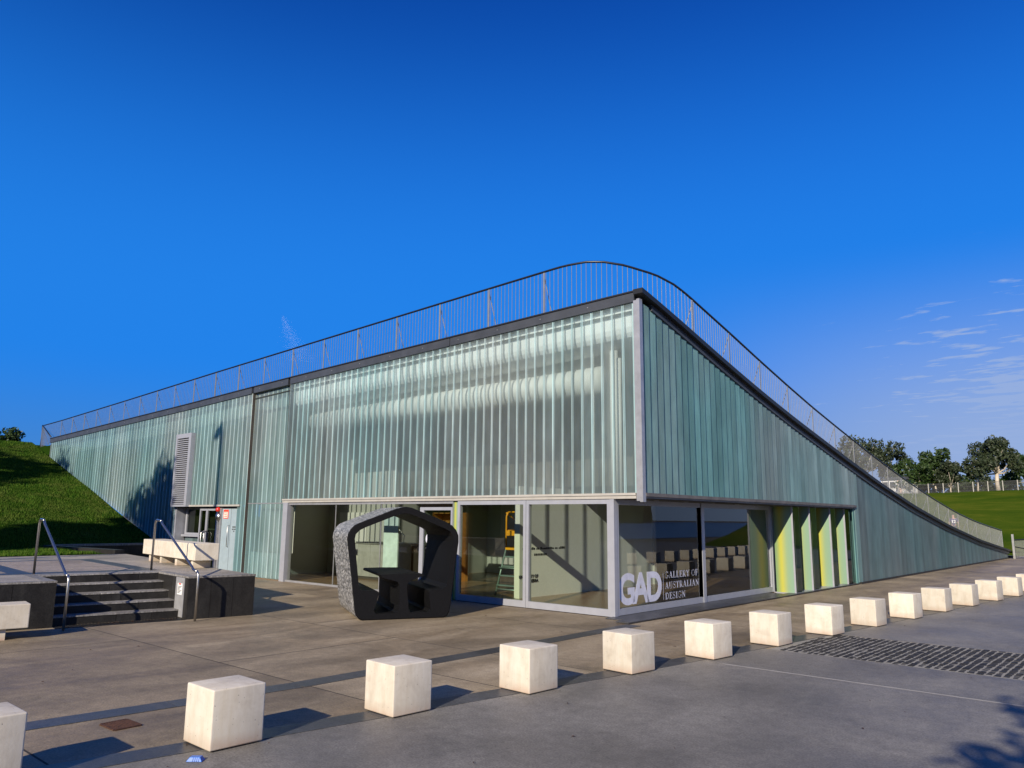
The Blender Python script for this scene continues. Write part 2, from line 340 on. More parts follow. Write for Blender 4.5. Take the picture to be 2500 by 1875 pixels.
# ------------------------------------------------------------------ mesh helpers
class MB:
    def __init__(s, flat=False): s.v, s.f, s.mi, s.flat = [], [], [], flat
    def add(s, vs_, fs, mi=0):
        o = len(s.v); s.v += [tuple(x) for x in vs_]; s.f += [tuple(i+o for i in f) for f in fs]; s.mi += [mi]*len(fs); return s
    def box(s, x0, x1, y0, y1, z0, z1, mi=0):
        x0, x1 = sorted((x0, x1)); y0, y1 = sorted((y0, y1)); z0, z1 = sorted((z0, z1))
        return s.add([(x0,y0,z0),(x1,y0,z0),(x1,y1,z0),(x0,y1,z0),(x0,y0,z1),(x1,y0,z1),(x1,y1,z1),(x0,y1,z1)],
                     [(0,3,2,1),(4,5,6,7),(0,1,5,4),(1,2,6,5),(2,3,7,6),(3,0,4,7)], mi)
    def hexa(s, b, t, mi=0):
        return s.add(list(b)+list(t), [(0,3,2,1),(4,5,6,7),(0,1,5,4),(1,2,6,5),(2,3,7,6),(3,0,4,7)], mi)
    def prism(s, poly, z0, z1, mi=0):
        n = len(poly); vs_ = [(p[0], p[1], z0) for p in poly]+[(p[0], p[1], z1) for p in poly]
        return s.add(vs_, [tuple(range(n-1, -1, -1)), tuple(range(n, 2*n))]+[(i, (i+1) % n, n+(i+1) % n, n+i) for i in range(n)], mi)
    def quad(s, a, b, c, d, mi=0): return s.add([a, b, c, d], [(0, 1, 2, 3)], mi)
    def tube(s, pts, r, n=8, cap=True, mi=0):
        pts = [Vector(p) for p in pts]; rs = r if isinstance(r, (list, tuple)) else [r]*len(pts)
        rings = []; up = None
        for i, p in enumerate(pts):
            d = (pts[min(i+1, len(pts)-1)]-pts[max(i-1, 0)]).normalized()
            if up is None or abs(d.dot(up)) > .98: up = Vector((0, 0, 1)) if abs(d.z) < .9 else Vector((1, 0, 0))
            a = d.cross(up).normalized(); b = a.cross(d).normalized(); up = b
            rings.append([p+a*math.cos(2*math.pi*k/n)*rs[i]+b*math.sin(2*math.pi*k/n)*rs[i] for k in range(n)])
        vs_ = [q for rg in rings for q in rg]
        fs = [(i*n+k, i*n+(k+1) % n, (i+1)*n+(k+1) % n, (i+1)*n+k) for i in range(len(pts)-1) for k in range(n)]
        if cap: fs += [tuple(range(n-1, -1, -1)), tuple((len(pts)-1)*n+k for k in range(n))]
        return s.add(vs_, fs, mi)
    def mesh(s, name, mats):
        me = bpy.data.meshes.new(name); me.from_pydata(s.v, [], s.f)
        mats = mats if isinstance(mats, (list, tuple)) else [mats]
        for mm in mats: me.materials.append(MAT[mm])
        if len(mats) > 1: me.polygons.foreach_set('material_index', s.mi)
        if not s.flat: bm = bmesh.new(); bm.from_mesh(me); bmesh.ops.recalc_face_normals(bm, faces=bm.faces); bm.to_mesh(me); bm.free()
        me.update(); return me
    def build(s, name, mats, parent=None, smooth=False, bevel=0., loc=None, **kw):
        me = s.mesh(name, mats)
        if bevel:
            bm = bmesh.new(); bm.from_mesh(me)
            bmesh.ops.remove_doubles(bm, verts=bm.verts, dist=1e-5)
            bmesh.ops.bevel(bm, geom=[e for e in bm.edges if e.calc_face_angle(0) > .5], offset=bevel, segments=2, profile=.6, affect='EDGES', clamp_overlap=True)
            bm.to_mesh(me); bm.free()
        if smooth: me.shade_smooth()
        return link(name, me, parent, loc, **kw)
def link(name, me, parent=None, loc=None, **kw):
    o = bpy.data.objects.new(name, me); COL.objects.link(o)
    if loc is not None: o.location = loc
    if parent is not None: o.parent = parent
    for k, v_ in kw.items(): o[k] = v_
    return o
def thing(name, label, cat, loc=(0, 0, 0), rz=0., group=None):
    o = bpy.data.objects.new(name, None); COL.objects.link(o); o.location = loc; o.rotation_euler.z = rz; o.empty_display_size = .2
    o['label'] = label; o['category'] = cat
    if group: o['group'] = group
    return o
def tag(o, label, cat, group=None):
    o['label'] = label; o['category'] = cat
    if group: o['group'] = group
    return o
def lerp(t, xs, ys): return float(np.interp(t, xs, ys))

def text_obj(name, body, size, mat, parent, loc, rot, offset=0., space=1., extrude=.0015, sx=1., line=1., align='LEFT', fit=None):
    cu = bpy.data.curves.new(name, 'FONT'); cu.body = body; cu.size = size; cu.extrude = extrude; cu.offset = offset; cu.space_character = space; cu.space_line = line
    cu.align_x = align; cu.resolution_u = 6
    t = bpy.data.objects.new(name+'_tmp', cu); COL.objects.link(t)
    dg = bpy.context.evaluated_depsgraph_get(); me = bpy.data.meshes.new_from_object(t.evaluated_get(dg))
    bpy.data.objects.remove(t); bpy.data.curves.remove(cu)
    me.materials.clear(); me.materials.append(MAT[mat])
    if fit:
        c = np.array([v_.co[:] for v_ in me.vertices]); lo, hi = c.min(0), c.max(0)
        for v_ in me.vertices: v_.co.x = (v_.co.x-lo[0])/(hi[0]-lo[0])*fit[0]; v_.co.y = (v_.co.y-lo[1])/(hi[1]-lo[1])*fit[1]
    o = link(name, me, parent, loc); o.rotation_euler = rot; o.scale = (sx, 1, 1); return o

# serif capitals as thick and thin strokes (cap height 1)
def arc(cx, cy, rx, ry, a0, a1, n=14):
    return [(cx+rx*math.cos(R(a0+(a1-a0)*i/n)), cy+ry*math.sin(R(a0+(a1-a0)*i/n))) for i in range(n+1)]
TK, TN, SF = .15, .06, .05
def sf(x, y, w=.3): return ([(x-w/2, y), (x+w/2, y)], SF)
SERIF = {
 'I': (.40, [([(.2, 0), (.2, 1)], TK), sf(.2, .025), sf(.2, .975)]),
 'L': (.62, [([(.2, 0), (.2, 1)], TK), sf(.2, .975), ([(.05, .03), (.58, .03)], TN), ([(.57, 0), (.6, .26)], SF)]),
 'E': (.64, [([(.2, 0), (.2, 1)], TK), ([(.05, .03), (.6, .03)], TN), ([(.05, .97), (.57, .97)], TN), ([(.2, .52), (.45, .52)], TN), ([(.57, 1), (.57, .78)], SF), ([(.6, 0), (.61, .24)], SF), ([(.45, .64), (.45, .4)], SF)]),
 'F': (.60, [([(.2, 0), (.2, 1)], TK), sf(.2, .025), ([(.05, .97), (.57, .97)], TN), ([(.2, .52), (.45, .52)], TN), ([(.57, 1), (.57, .76)], SF), ([(.45, .64), (.45, .4)], SF)]),
 'T': (.64, [([(.32, 0), (.32, 1)], TK), sf(.32, .025), ([(.04, .97), (.6, .97)], TN), ([(.04, 1), (.03, .75)], SF), ([(.6, 1), (.61, .75)], SF)]),
 'A': (.76, [([(.36, 1), (.13, 0)], TN), ([(.35, 1), (.62, 0)], TK), ([(.2, .34), (.53, .34)], TN), sf(.12, .025, .24), sf(.63, .025, .26)]),
 'Y': (.72, [([(.12, 1), (.37, .45)], TK), ([(.62, 1), (.38, .45)], TN), ([(.37, .5), (.37, 0)], TK), sf(.37, .025), sf(.12, .975, .26), sf(.62, .975, .22)]),
 'N': (.78, [([(.15, 0), (.15, 1)], TN), ([(.14, .98), (.63, .03)], TK), ([(.63, 0), (.63, 1)], TN), sf(.15, .025, .24), sf(.1, .975, .22), sf(.63, .975, .24)]),
 'U': (.76, [([(.17, 1), (.17, .3)], TK), (arc(.38, .3, .21, .28, 180, 360), .085), ([(.59, .3), (.59, 1)], TN), sf(.17, .975, .28), sf(.59, .975, .24)]),
 'D': (.76, [([(.18, 0), (.18, 1)], TK), (arc(.25, .5, .4, .47, 90, -90, 18), .12), ([(.05, .03), (.27, .03)], TN), ([(.05, .97), (.27, .97)], TN)]),
 'O': (.80, [(arc(.4, .5, .32, .46, 20, 160), .07), (arc(.4, .5, .32, .46, 200, 340), .07), (arc(.4, .5, .31, .46, -40, 40), TK), (arc(.4, .5, .31, .46, 140, 220), TK)]),
 'G': (.80, [(arc(.42, .5, .32, .46, 50, 320, 24), .1), (arc(.42, .5, .32, .46, 130, 230), TK), ([(.64, .08), (.64, .42)], TK*.85), sf(.62, .42, .28), ([(.65, .97), (.66, .72)], SF)]),
 'R': (.74, [([(.18, 0), (.18, 1)], TK), sf(.18, .025), ([(.05, .97), (.3, .97)], TN), (arc(.28, .75, .26, .22, 90, -90), .11), ([(.2, .53), (.3, .53)], TN), ([(.33, .53), (.62, .02)], TK), sf(.66, .025, .16)]),
 'S': (.60, [(arc(.31, .74, .2, .22, 30, 230, 16), .09), (arc(.29, .27, .22, .24, 50, -150, 16), .09), ([(.17, .60), (.45, .42)], .14), ([(.5, .97), (.51, .74)], SF), ([(.07, .28), (.08, .03)], SF)]),
 ' ': (.34, [])}
def serif_line(mb, s, x0, z0, h, y, sx=1.):
    x = x0
    for ch in s:
        w, st = SERIF[ch]
        for pts, wd in st:
            for (a, b), (c, d) in zip(pts[:-1], pts[1:]):
                l = math.hypot(c-a, d-b) or 1; nx, ny = -(d-b)/l*wd/2, (c-a)/l*wd/2
                ex, ey = (c-a)/l*.01, (d-b)/l*.01
                q = [(a-ex+nx, b-ey+ny), (c+ex+nx, d+ey+ny), (c+ex-nx, d+ey-ny), (a-ex-nx, b-ey-ny)]
                mb.quad(*[(y, x+p[0]*h*sx, z0+p[1]*h) for p in q])
        x += (w+.05)*h*sx
    return x

# ------------------------------------------------------------------ profiles of the building
LX = [-60, -31.343, -24.553, -17.764, -13.404, -10.756, -8.75, -6.159, -4.178, -2.962, -1.093, .733]
LZ = [4.6, 5.29, 5.48, 5.668, 5.815, 5.895, 5.95, 6.021, 6.075, 6.106, 6.16, 6.207]
RY = [-.13, 1.175, 3.105, 4.823, 6.906, 10.748, 13.806, 17.914, 22.844, 28.655, 35.42, 38, 44]
RZ = [6.207, 5.895, 5.39, 4.97, 4.50, 3.72, 3.12, 2.412, 1.72, 1.06, .47, .3, .1]
# smooth the profiles by resampling a spline
def smooth_prof(xs, ys, n=160, k=7):
    X = np.linspace(xs[0], xs[-1], n); Y = np.interp(X, xs, ys); P = np.pad(Y, k, mode='reflect', reflect_type='odd')
    ker = np.hanning(2*k+1); ker /= ker.sum(); return X, np.convolve(P, ker, 'valid')
LXs, LZs = smooth_prof(LX, LZ, 400, 9); RYs, RZs = smooth_prof(RY, RZ, 200, 7)
zL = lambda x: float(np.interp(x, LXs, LZs)); zR = lambda y: float(np.interp(y, RYs, RZs))
OV = .689; FH = .22; YF = -.05
def zbank(x, y): return max(.74, .3*(-x-16.5)) if x > -34 else 5.25+min(.5, (-34-x)*.03)

# ================================================================== SETTING: ground, paving, terrace, lawns, water
def structure(o): o['kind'] = 'structure'; return o
structure(MB(True).quad((-3000, -3000, -.09), (3000, -3000, -.09), (3000, 3000, -.09), (-3000, 3000, -.09)).build('ground', 'soil'))
plaza = structure(MB().box(-19, 3.2, -34, -.02, -.06, -.0006).box(.75, 5.6, -.02, 46, -.06, -.0008).build('plaza_paving', 'joint_dirt'))
def slab(x0, x1, y0, y1, mat='plaza_concrete', z=0., parent=plaza, skew=0.):
    g_ = .010
    mb = MB(); b = [(x0+g_, y0+g_), (x1-g_, y0+g_), (x1-g_+skew, y1-g_), (x0+g_+skew, y1-g_)]
    mb.hexa([(p[0], p[1], z-.05) for p in b], [(p[0], p[1], z) for p in b])
    return mb.build('slab', mat, parent)
rows = [-24.3, -18.6, -12.95, -10.12, -7.29, -4.45, -1.62, -.03]
splits = {0: [-9, -2.5], 1: [-7, -1.2], 2: [-9.5, -4.4], 3: [-3.57], 4: [-1.0], 5: [-8, -3.2], 6: [-14, -9.5, -4.6]}
for i, (a, b) in enumerate(zip(rows[:-1], rows[1:])):
    xs = [-18.9]+splits.get(i, [])+[.70]
    for p, q in zip(xs[:-1], xs[1:]): slab(p, q, a, b)
rows2 = [-24.3, -18.6, -12.95, -10.12, -7.29, -5.9, -4.45, -1.62, .6, 2.35, 4.1, 5.9, 7.6, 9.4, 11.2, 13.2, 15.4, 18, 21, 24, 27.5, 31, 35, 40, 46]
for a, b in zip(rows2[:-1], rows2[1:]): slab(.70, 3.0 if b < -2 else 5.4, a, b)

# bollard row (x, y, turn) measured on the ground
BOL = [(1.951, -10.611, -.57), (2.247, -8.967, -.89), (2.476, -7.331, -3.15), (2.761, -5.751, -3.17), (2.979, -4.121, -6.0), (3.223, -2.54, -6.32),
       (3.387, -.883, -3.61), (3.584, .791, -5.38), (3.772, 2.426, -5.6), (3.947, 4.114, -4.86), (4.089, 5.887, -4.38), (4.259, 7.566, -4.92),
       (4.436, 9.329, -6.49), (4.593, 11.057, -4.3), (4.75, 12.78, -5.1), (4.90, 14.5, -5.6), (5.04, 16.2, -5.0), (5.18, 17.95, -5.3)]
bandx = lambda y: lerp(y, [-30, -10.7, -9.3, -4.6, -2.83, 2, 12, 46], [-.1, 1.93, 2.18, 2.91, 3.17, 3.73, 4.69, 7.6])
# forecourt on the camera side of the bollards
fy = [-40, -28, -20, -14, -10.7, -9.3, -7, -4.6, -2.9]
fy2 = [-2.9, -1.38]; fy3 = [.80, 2.5, 6, 9, 12, 17.8, 23, 30, 38, 46]
forecourt = structure(MB().prism([(bandx(y), y) for y in fy+[-1.38, .8]+fy3]+[(26, 46), (26, -40)], -.05, -.002).build('forecourt_paving', 'joint_dirt'))
def fslab(ys, x1a, x1b):
    MB().prism([(bandx(y), y+(.006 if y == ys[0] else (-.006 if y == ys[-1] else 0))) for y in ys][::-1]+[(x1a, ys[0]+.006), (x1b, ys[-1]-.006)], -.03, .002).build('slab', 'forecourt_concrete', forecourt)
fslab(fy, 26, 26); fslab(fy2, 26, 26)
for a in range(len(fy3)-1):
    if fy3[a] in (.80, 6, 12, 23): fslab(fy3[a:fy3.index({.80: 6, 6: 12, 12: 23, 23: 46}[fy3[a]])+1], 26, 26)
MB().box(3.6, 12, -2.912, -2.888, -.01, .0045).build('joint_sealant', 'joint_light', forecourt)

# dark granite bands: along the bollards and along the facade line
def band(name, pts, w, step, z, mats='granite_band'):
    ob = structure(MB().prism([(pts[0][0]-.01, pts[0][1]), (pts[0][0]+.01, pts[0][1]), (pts[0][0], pts[0][1]+.02)], z-.01, z-.006).build(name, mats))
    P = [Vector((p[0], p[1])) for p in pts]; L = [0]
    for a, b in zip(P[:-1], P[1:]): L.append(L[-1]+(b-a).length)
    px_ = [p.x for p in P]; py_ = [p.y for p in P]; s = 0
    while s < L[-1]-.05:
        e = min(s+step*random.uniform(.9, 1.1), L[-1])
        a = Vector((lerp(s+.003, L, px_), lerp(s+.003, L, py_))); b = Vector((lerp(e-.003, L, px_), lerp(e-.003, L, py_)))
        d = (b-a).normalized(); n = Vector((d.y, -d.x))*w/2; zz = z+random.uniform(-.001, .001)
        MB().prism([tuple(a+n), tuple(b+n), tuple(b-n), tuple(a-n)], zz-.02, zz).build('paving_stone', mats, ob)
        s = e
    return ob
band('granite_strip_by_bollards', [(bandx(y), y) for y in np.arange(-26, 46, 1.0)], .29, 1.45, .007)
band('granite_strip_by_facade', [(-.05, -26), (.61, -9.87), (.73, -8.55), (.84, -7.5), (.86, -3.1), (.83, -1.5), (.83, -.62)], .29, 1.45, .006)
band('granite_threshold', [(.56, -.6), (.56, 11.75)], .27, 1.45, .030)
band('granite_threshold_inner', [(.205, -.3), (.205, 6.9)], .41, 1.45, .024)

# cobbled strip
cob = structure(MB().box(3.56, 13, -1.37, .79, -.06, .0005).build('cobbled_strip', 'cobble_mortar'))
cobs = []
x = 3.70
ci = 0
while x < 12.5:
    w = random.uniform(.070, .088); y = -1.36+random.uniform(0, .07)*(ci % 2)
    while y < .76:
        l = random.uniform(.075, .13)
        if y+l > .79: l = .79-y
        if l > .05 and x > bandx(y)+.17: cobs.append((x, y, w, l))
        y += l+random.uniform(.008, .018)
    x += w+random.uniform(.011, .018); ci += 1
def cobble_verts(x, y, w, l):
    j = lambda: random.uniform(-.007, .007); z = random.uniform(.002, .011); c = .014
    b = [(x+j(), y+j(), -.03), (x+w+j(), y+j(), -.03), (x+w+j(), y+l+j(), -.03), (x+j(), y+l+j(), -.03)]
    cx_, cy_ = x+w/2, y+l/2
    m_ = [(p[0], p[1], z-.010) for p in b]; t = [(p[0]+(c if p[0] < cx_ else -c), p[1]+(c if p[1] < cy_ else -c), z+random.uniform(-.002, .003)) for p in b]
    return b+m_+t
CF = [(8, 9, 10, 11)]+[(k, (k+1) % 4, 4+(k+1) % 4, 4+k) for k in range(4)]+[(4+k, 4+(k+1) % 4, 8+(k+1) % 4, 8+k) for k in range(4)]
vis = sorted(cobs, key=lambda c: (Vector((c[0], c[1]))-Vector((CAM.x, CAM.y))).length if c[0] < 6.75 else 99)
for c in vis[:295]: MB().add(cobble_verts(*c), CF).build('cobble', 'cobble', cob)
mb = MB()
for c in vis[295:]: mb.add(cobble_verts(*c), CF)
mb.build('cobbles_beyond', 'cobble', cob, kind='stuff')

# terrace at left: raised platform with stairs, granite faced
TO = Vector((-4.92, -4.55)); TU = Vector((-.995, .10)); TV = Vector((-.18, -.984))
def T(u, v_): p = TO+TU*u+TV*v_; return (p.x, p.y)
TZ = .735; SV0, SV1 = 1.19, 3.19
RU = [.375, .68, .98, 1.29, 1.6]
terr = structure(MB().prism([T(.05, .03), T(.05, SV0-.02), T(1.65, SV0-.02), T(1.65, SV1+.02), T(.20, SV1+.02), T(.20, 16), (-14.3, -20), (-14.3, -3.12)], -.05, TZ-.03).build('terrace', 'granite_dark'))
for k in range(5):       # each step: riser slab and tread, split in stones
    z1 = (k+1)*TZ/5; z0 = k*TZ/5
    u0 = RU[k]; u1 = RU[k+1]+.03 if k < 4 else u0+.42
    cuts = [SV0-.005] + sorted(random.uniform(SV0+.25, SV1-.25) for _ in range(2)) + [SV1+.005]
    if cuts[2]-cuts[1] < .3: cuts.pop(1)
    for a, b in zip(cuts[:-1], cuts[1:]):
        st = MB().prism([T(u0, a+.003), T(u0, b-.003), T(u1, b-.003), T(u1, a+.003)], z0-.02, z1-.022).build('step_stone', 'granite_dark', terr)
        MB().prism([T(u0-.012, a+.002), T(u0-.012, b-.002), T(u1, b-.002), T(u1, a+.002)], z1-.022, z1).build('tread', 'step_edge', st)
# facing stones on the terrace front and stair cheeks
def facing(pa, pb, z0, z1, n, parent=terr, th=.03, mat='granite_dark'):
    a, b = Vector(pa), Vector(pb); d = (b-a)/n; nn = Vector((d.y, -d.x)).normalized()*th
    for i in range(n):
        p, q = a+d*i+d.normalized()*.003, a+d*(i+1)-d.normalized()*.003
        MB().prism([tuple(p), tuple(q), tuple(q+nn), tuple(p+nn)], z0, z1).build('facing_stone', mat, parent)
facing(T(.05, SV0), T(.05, .0), -.02, TZ-.03, 3)
facing(T(.20, 5.6), T(.20, SV1), -.02, TZ-.03, 4)
facing(T(1.6, SV0), T(.05, SV0), -.02, TZ-.03, 2, th=-.025)
facing(T(.05, .03), (-14.3, -3.12), -.02, TZ-.03, 8, th=-.03)
def cap(pts, name='coping_stone', mat='step_edge', z0=TZ-.03, z1=TZ):
    return MB().prism(pts, z0, z1).build(name, mat, terr)
# top surface: light concrete slabs, dark granite frame, exposed aggregate field
cap([T(.02, -.01), T(.02, SV0), T(1.6, SV0), T(1.6, SV0-.18), T(.20, SV0-.18), T(.20, -.01)][::-1], mat='step_edge')
cap([T(.17, SV1), T(.17, 5.6), T(.36, 5.6), T(.36, SV1+.18), T(2.0, SV1+.18), T(2.0, SV1)], mat='step_edge')
MB().prism([T(.2, .0), T(.2, SV0-.18), T(1.62, SV0-.18), T(1.62, SV0), T(2.02, SV0), T(2.02, SV1+.18), T(.36, SV1+.18), T(.36, 5.6), T(.2, 5.61), T(.2, 16), (-14.25, -20), (-14.25, -3.14)][::-1], TZ-.03, TZ-.004).build('paving', 'terrace_concrete', terr)
frm = lambda u0, u1, v0, v1, mat, nm, z=TZ: MB().prism([T(u0, v0), T(u0, v1), T(u1, v1), T(u1, v0)][::-1], z-.02, z).build(nm, mat, terr)
frm(2.02, 2.45, 1.0, 12, 'granite_band', 'paving_band'); frm(2.45, 6.9, 1.0, 1.35, 'granite_band', 'paving_band'); frm(6.55, 6.9, 1.35, 12, 'granite_band', 'paving_band')
frm(2.45, 6.55, 1.35, 3.15, 'aggregate', 'paving_field', TZ+.001); frm(2.45, 6.55, 3.15, 3.5, 'granite_band', 'paving_band'); frm(2.45, 6.55, 3.5, 6, 'aggregate', 'paving_field', TZ+.001)
# tactile strip at the foot of the stairs
tact = MB().prism([T(-.02, SV0+.02), T(-.02, SV1), T(.30, SV1), T(.30, SV0+.02)][::-1], -.01, .006).build('tactile_strip', 'granite_dark', plaza)
mb = MB()
for i in range(6):
    for j in range(38):
        u, v_ = .02+i*.05, SV0+.06+j*.051; p = T(u, v_); mb.box(p[0]-.012, p[0]+.012, p[1]-.012, p[1]+.012, .0055, .011)
mb.build('studs', 'granite_dark', tact, kind='stuff')
# low granite retaining wall behind the bench
rw = tag(MB().box(-18.95, -18.7, -3.5, -.12, -.05, .80).build('retaining_wall_stones', 'granite_dark'), 'low black granite retaining wall at the foot of the lawn', 'wall')
rw.name = 'retaining_wall'
for i in range(3):
    for r_ in range(2):
        MB().box(-18.70, -18.67, -3.5+i*1.12+.003, -3.5+(i+1)*1.12-.003, r_*.41, (r_+1)*.41-.006).build('facing_stone', 'granite_dark', rw)
MB().box(-18.99, -18.64, -3.54, -.12, .80, .86).build('coping_stone', 'step_edge', rw)
rw2 = tag(MB().prism([(-14.32, -3.14), (-14.32, -3.4), (-18.95, -3.75), (-18.95, -3.5)], -.05, .84).build('retaining_wall', 'granite_dark'), 'low black granite wall running back from the terrace beside the lawn', 'wall')

# lawn bank
nx, ny = 90, 60
X = np.concatenate([np.linspace(-14.3, -36, 70), np.linspace(-38, -120, 20)]); Yg = np.concatenate([np.linspace(-90, -24, 12), np.linspace(-22, -3.6, 48)])
V = [(x, y, zbank(x, y)+.03*math.sin(x*.9+y*.7)*(x < -20)) for x in X for y in Yg]
F = [(i*60+j, i*60+j+1, (i+1)*60+j+1, (i+1)*60+j) for i in range(89) for j in range(59)]
X2 = np.concatenate([np.linspace(-18.9, -36, 60), np.linspace(-38, -120, 20)]); Y2 = np.array([-3.6, -2.4, -1.2, -.02])
o = len(V); V += [(x, y, zbank(x, y)+.03*math.sin(x*.9+y*.7)*(x < -20)) for x in X2 for y in Y2]
F += [(o+i*4+j, o+i*4+j+1, o+(i+1)*4+j+1, o+(i+1)*4+j) for i in range(79) for j in range(3)]
X3 = np.array([-31.6, -33, -36, -45, -60, -120]); Y3 = np.array([-.02, 3, 8, 20, 60])
o = len(V); V += [(x, y, zbank(x, 0) if x < -34 else zbank(x, 0)+(0 if y < 0 else .9)) for x in X3 for y in Y3]
F += [(o+i*5+j, o+i*5+j+1, o+(i+1)*5+j+1, o+(i+1)*5+j) for i in range(5) for j in range(4)]
structure(MB().add(V, F).build('lawn_bank', 'lawn', smooth=True))
# grass blades on the part of the bank in view
N = 210000
bx = rng.uniform(-33.8, -14.4, N); by = rng.uniform(-9.5, -.08, N)
keep = (by < -3.75) | (bx < -19.0); bx, by = bx[keep], by[keep]; N = len(bx)
bz = np.where(bx > -34, np.maximum(.74, .3*(-bx-16.5)), 5.25)+.03*np.sin(bx*.9+by*.7)*(bx < -20)-.004
hgt = rng.uniform(.035, .085, N)*(1+.5*np.sin(bx*2.3)*np.sin(by*1.9)); ang = rng.uniform(0, 6.283, N); wd = rng.uniform(.006, .012, N)
lean = rng.uniform(-.03, .03, (N, 2))
gv = np.empty((N, 3, 3)); gv[:, 0] = np.stack([bx-np.cos(ang)*wd, by-np.sin(ang)*wd, bz], 1); gv[:, 1] = np.stack([bx+np.cos(ang)*wd, by+np.sin(ang)*wd, bz], 1)
gv[:, 2] = np.stack([bx+lean[:, 0], by+lean[:, 1], bz+hgt], 1)
def fast_mesh(name, verts, k, mat):
    n = len(verts)//k; me = bpy.data.meshes.new(name); me.vertices.add(len(verts)); me.vertices.foreach_set('co', verts.astype(np.float32).ravel())
    me.loops.add(n*k); me.loops.foreach_set('vertex_index', np.arange(n*k, dtype=np.int32)); me.polygons.add(n)
    me.polygons.foreach_set('loop_start', np.arange(0, n*k, k, dtype=np.int32))
    me.materials.append(MAT[mat]); me.update(calc_edges=True); return me
go = link('lawn_grass', fast_mesh('lawn_grass', gv.reshape(-1, 3), 3, 'grass_blade')); go['kind'] = 'stuff'; go['label'] = 'short mown green grass covering the sloping lawn at left'; go['category'] = 'grass'

# far lawn rising behind the building, to a crest about 120 m away
def polar(az_deg, d, z): a = R(az_deg); return (CAM.x+math.sin(a)*d, CAM.y+math.cos(a)*d, z)
AZS = np.linspace(-30, 12, 60); DS = [52, 56, 62, 70, 80, 92, 104, 114, 120, 126, 150, 220]; ZS = [-.12, .1, .55, 1.35, 2.4, 3.65, 4.9, 5.85, 6.3, 6.45, 6.3, 5.5]
V = [polar(a, d, z+.25*math.sin(a*.21)+.12*math.sin(a*.5+d*.1)-(1.2*max(0, (a+8)/-22) if a < -8 else 0)) for a in AZS for d, z in zip(DS, ZS)]
k = len(DS); F = [(i*k+j, (i+1)*k+j, (i+1)*k+j+1, i*k+j+1) for i in range(59) for j in range(k-1)]
structure(MB().add(V, F).build('lawn_hill', 'lawn_far', smooth=True))
def zhill(az_deg, d): return lerp(d, DS, ZS)+.25*math.sin(az_deg*.21)+.12*math.sin(az_deg*.5+d*.1)-(1.2*max(0, (az_deg+8)/-22) if az_deg < -8 else 0)
# lake and far wooded shore (out of frame to the right, mirrored in the glass)
structure(MB().box(34, 420, -160, 700, -.085, -.05).build('lake_water', 'water'))
def ridge(name, a0, a1, d0, d1, h, seed, mat='forest'):
    rr = random.Random(seed); n = 120; V = []
    for i in range(n+1):
        a = a0+(a1-a0)*i/n; hh = h*(.65+.25*math.sin(i*.13+seed)+.12*math.sin(i*.41)+.05*rr.random())
        V += [polar(a, d0, -.3), polar(a, d0+8, 5+2*rr.random()), polar(a, (d0+d1)/2, hh), polar(a, d1, -.3)]
    F = [(i*4+j, (i+1)*4+j, (i+1)*4+j+1, i*4+j+1) for i in range(n) for j in range(3)]
    return structure(MB().add(V, F).build(name, mat))
ridge('wooded_hills', 30, 130, 430, 700, 36, 3)
ridge('wooded_hills', 130, 252, 140, 300, 34, 5)

# ================================================================== THE GALLERY BUILDING
BLD = thing('gallery_building', 'long wedge shaped gallery clad in green channel glass with glazed corner entrance', 'building', (0, 0, 0))
def part(mb, name, mat, **kw): return mb.build(name, mat, kw.pop('parent', BLD), **kw)
PITCH_G = .2462
# --- channel glass, left (front) facade. sheet web + two flanges per channel
def channel_left(x0, x1, zb0, zb1, y, mat, top=None, tops=None):
    g_ = .004; a, b = x0+g_, x1-g_
    t0, t1 = tops if tops else (zL(a)-FH+.02, zL(b)-FH+.02)
    mb = MB(True); d = .065; c = .006; e = .024
    mb.add([(a, y+d, zb0), (a, y+c, zb0), (a+e, y, zb0), (b-e, y, zb1), (b, y+c, zb1), (b, y+d, zb1),
            (a, y+d, t0), (a, y+c, t0), (a+e, y, t0), (b-e, y, t1), (b, y+c, t1), (b, y+d, t1)],
           [(2, 3, 9, 8)])
    mb.add([(a, y+d, zb0), (a, y+c, zb0), (a, y+c, t0), (a, y+d, t0), (b, y+c, zb1), (b, y+d, zb1), (b, y+d, t1), (b, y+c, t1)], [(0, 1, 2, 3), (4, 5, 6, 7)], 2)
    mb.add([(a, y+c, zb0), (a+e, y, zb0), (a+e, y, t0), (a, y+c, t0), (b-e, y, zb1), (b, y+c, zb1), (b, y+c, t1), (b-e, y, t1)], [(0, 1, 2, 3), (4, 5, 6, 7)], 1)
    part(mb, 'glass_channel', [mat, 'channel_edge', 'channel_flange'])
def zbot_west(x): return max(.0, .3*(-x-16.5))+.0
n = round((11.35+.56)/PITCH_G); w = (11.35+.56)/n
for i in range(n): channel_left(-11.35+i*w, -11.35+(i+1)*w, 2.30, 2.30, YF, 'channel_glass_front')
XB0, XB1 = -13.42, -11.38
n = 8; w = (XB1-XB0)/n
for i in range(n):
    channel_left(XB0+i*w, XB0+(i+1)*w, 2.20, 2.20, .03, 'channel_glass_west')
    channel_left(XB0+i*w, XB0+(i+1)*w, .03, .03, .03, 'channel_glass_west', tops=(2.17, 2.17))
part(MB().box(XB0, XB1, .02, .10, 2.172, 2.198), 'channel_joint', 'aluminium')
n = round((31.2-13.45)/PITCH_G); w = (31.2-13.45)/n
LV0, LV1 = -18.14, -17.03
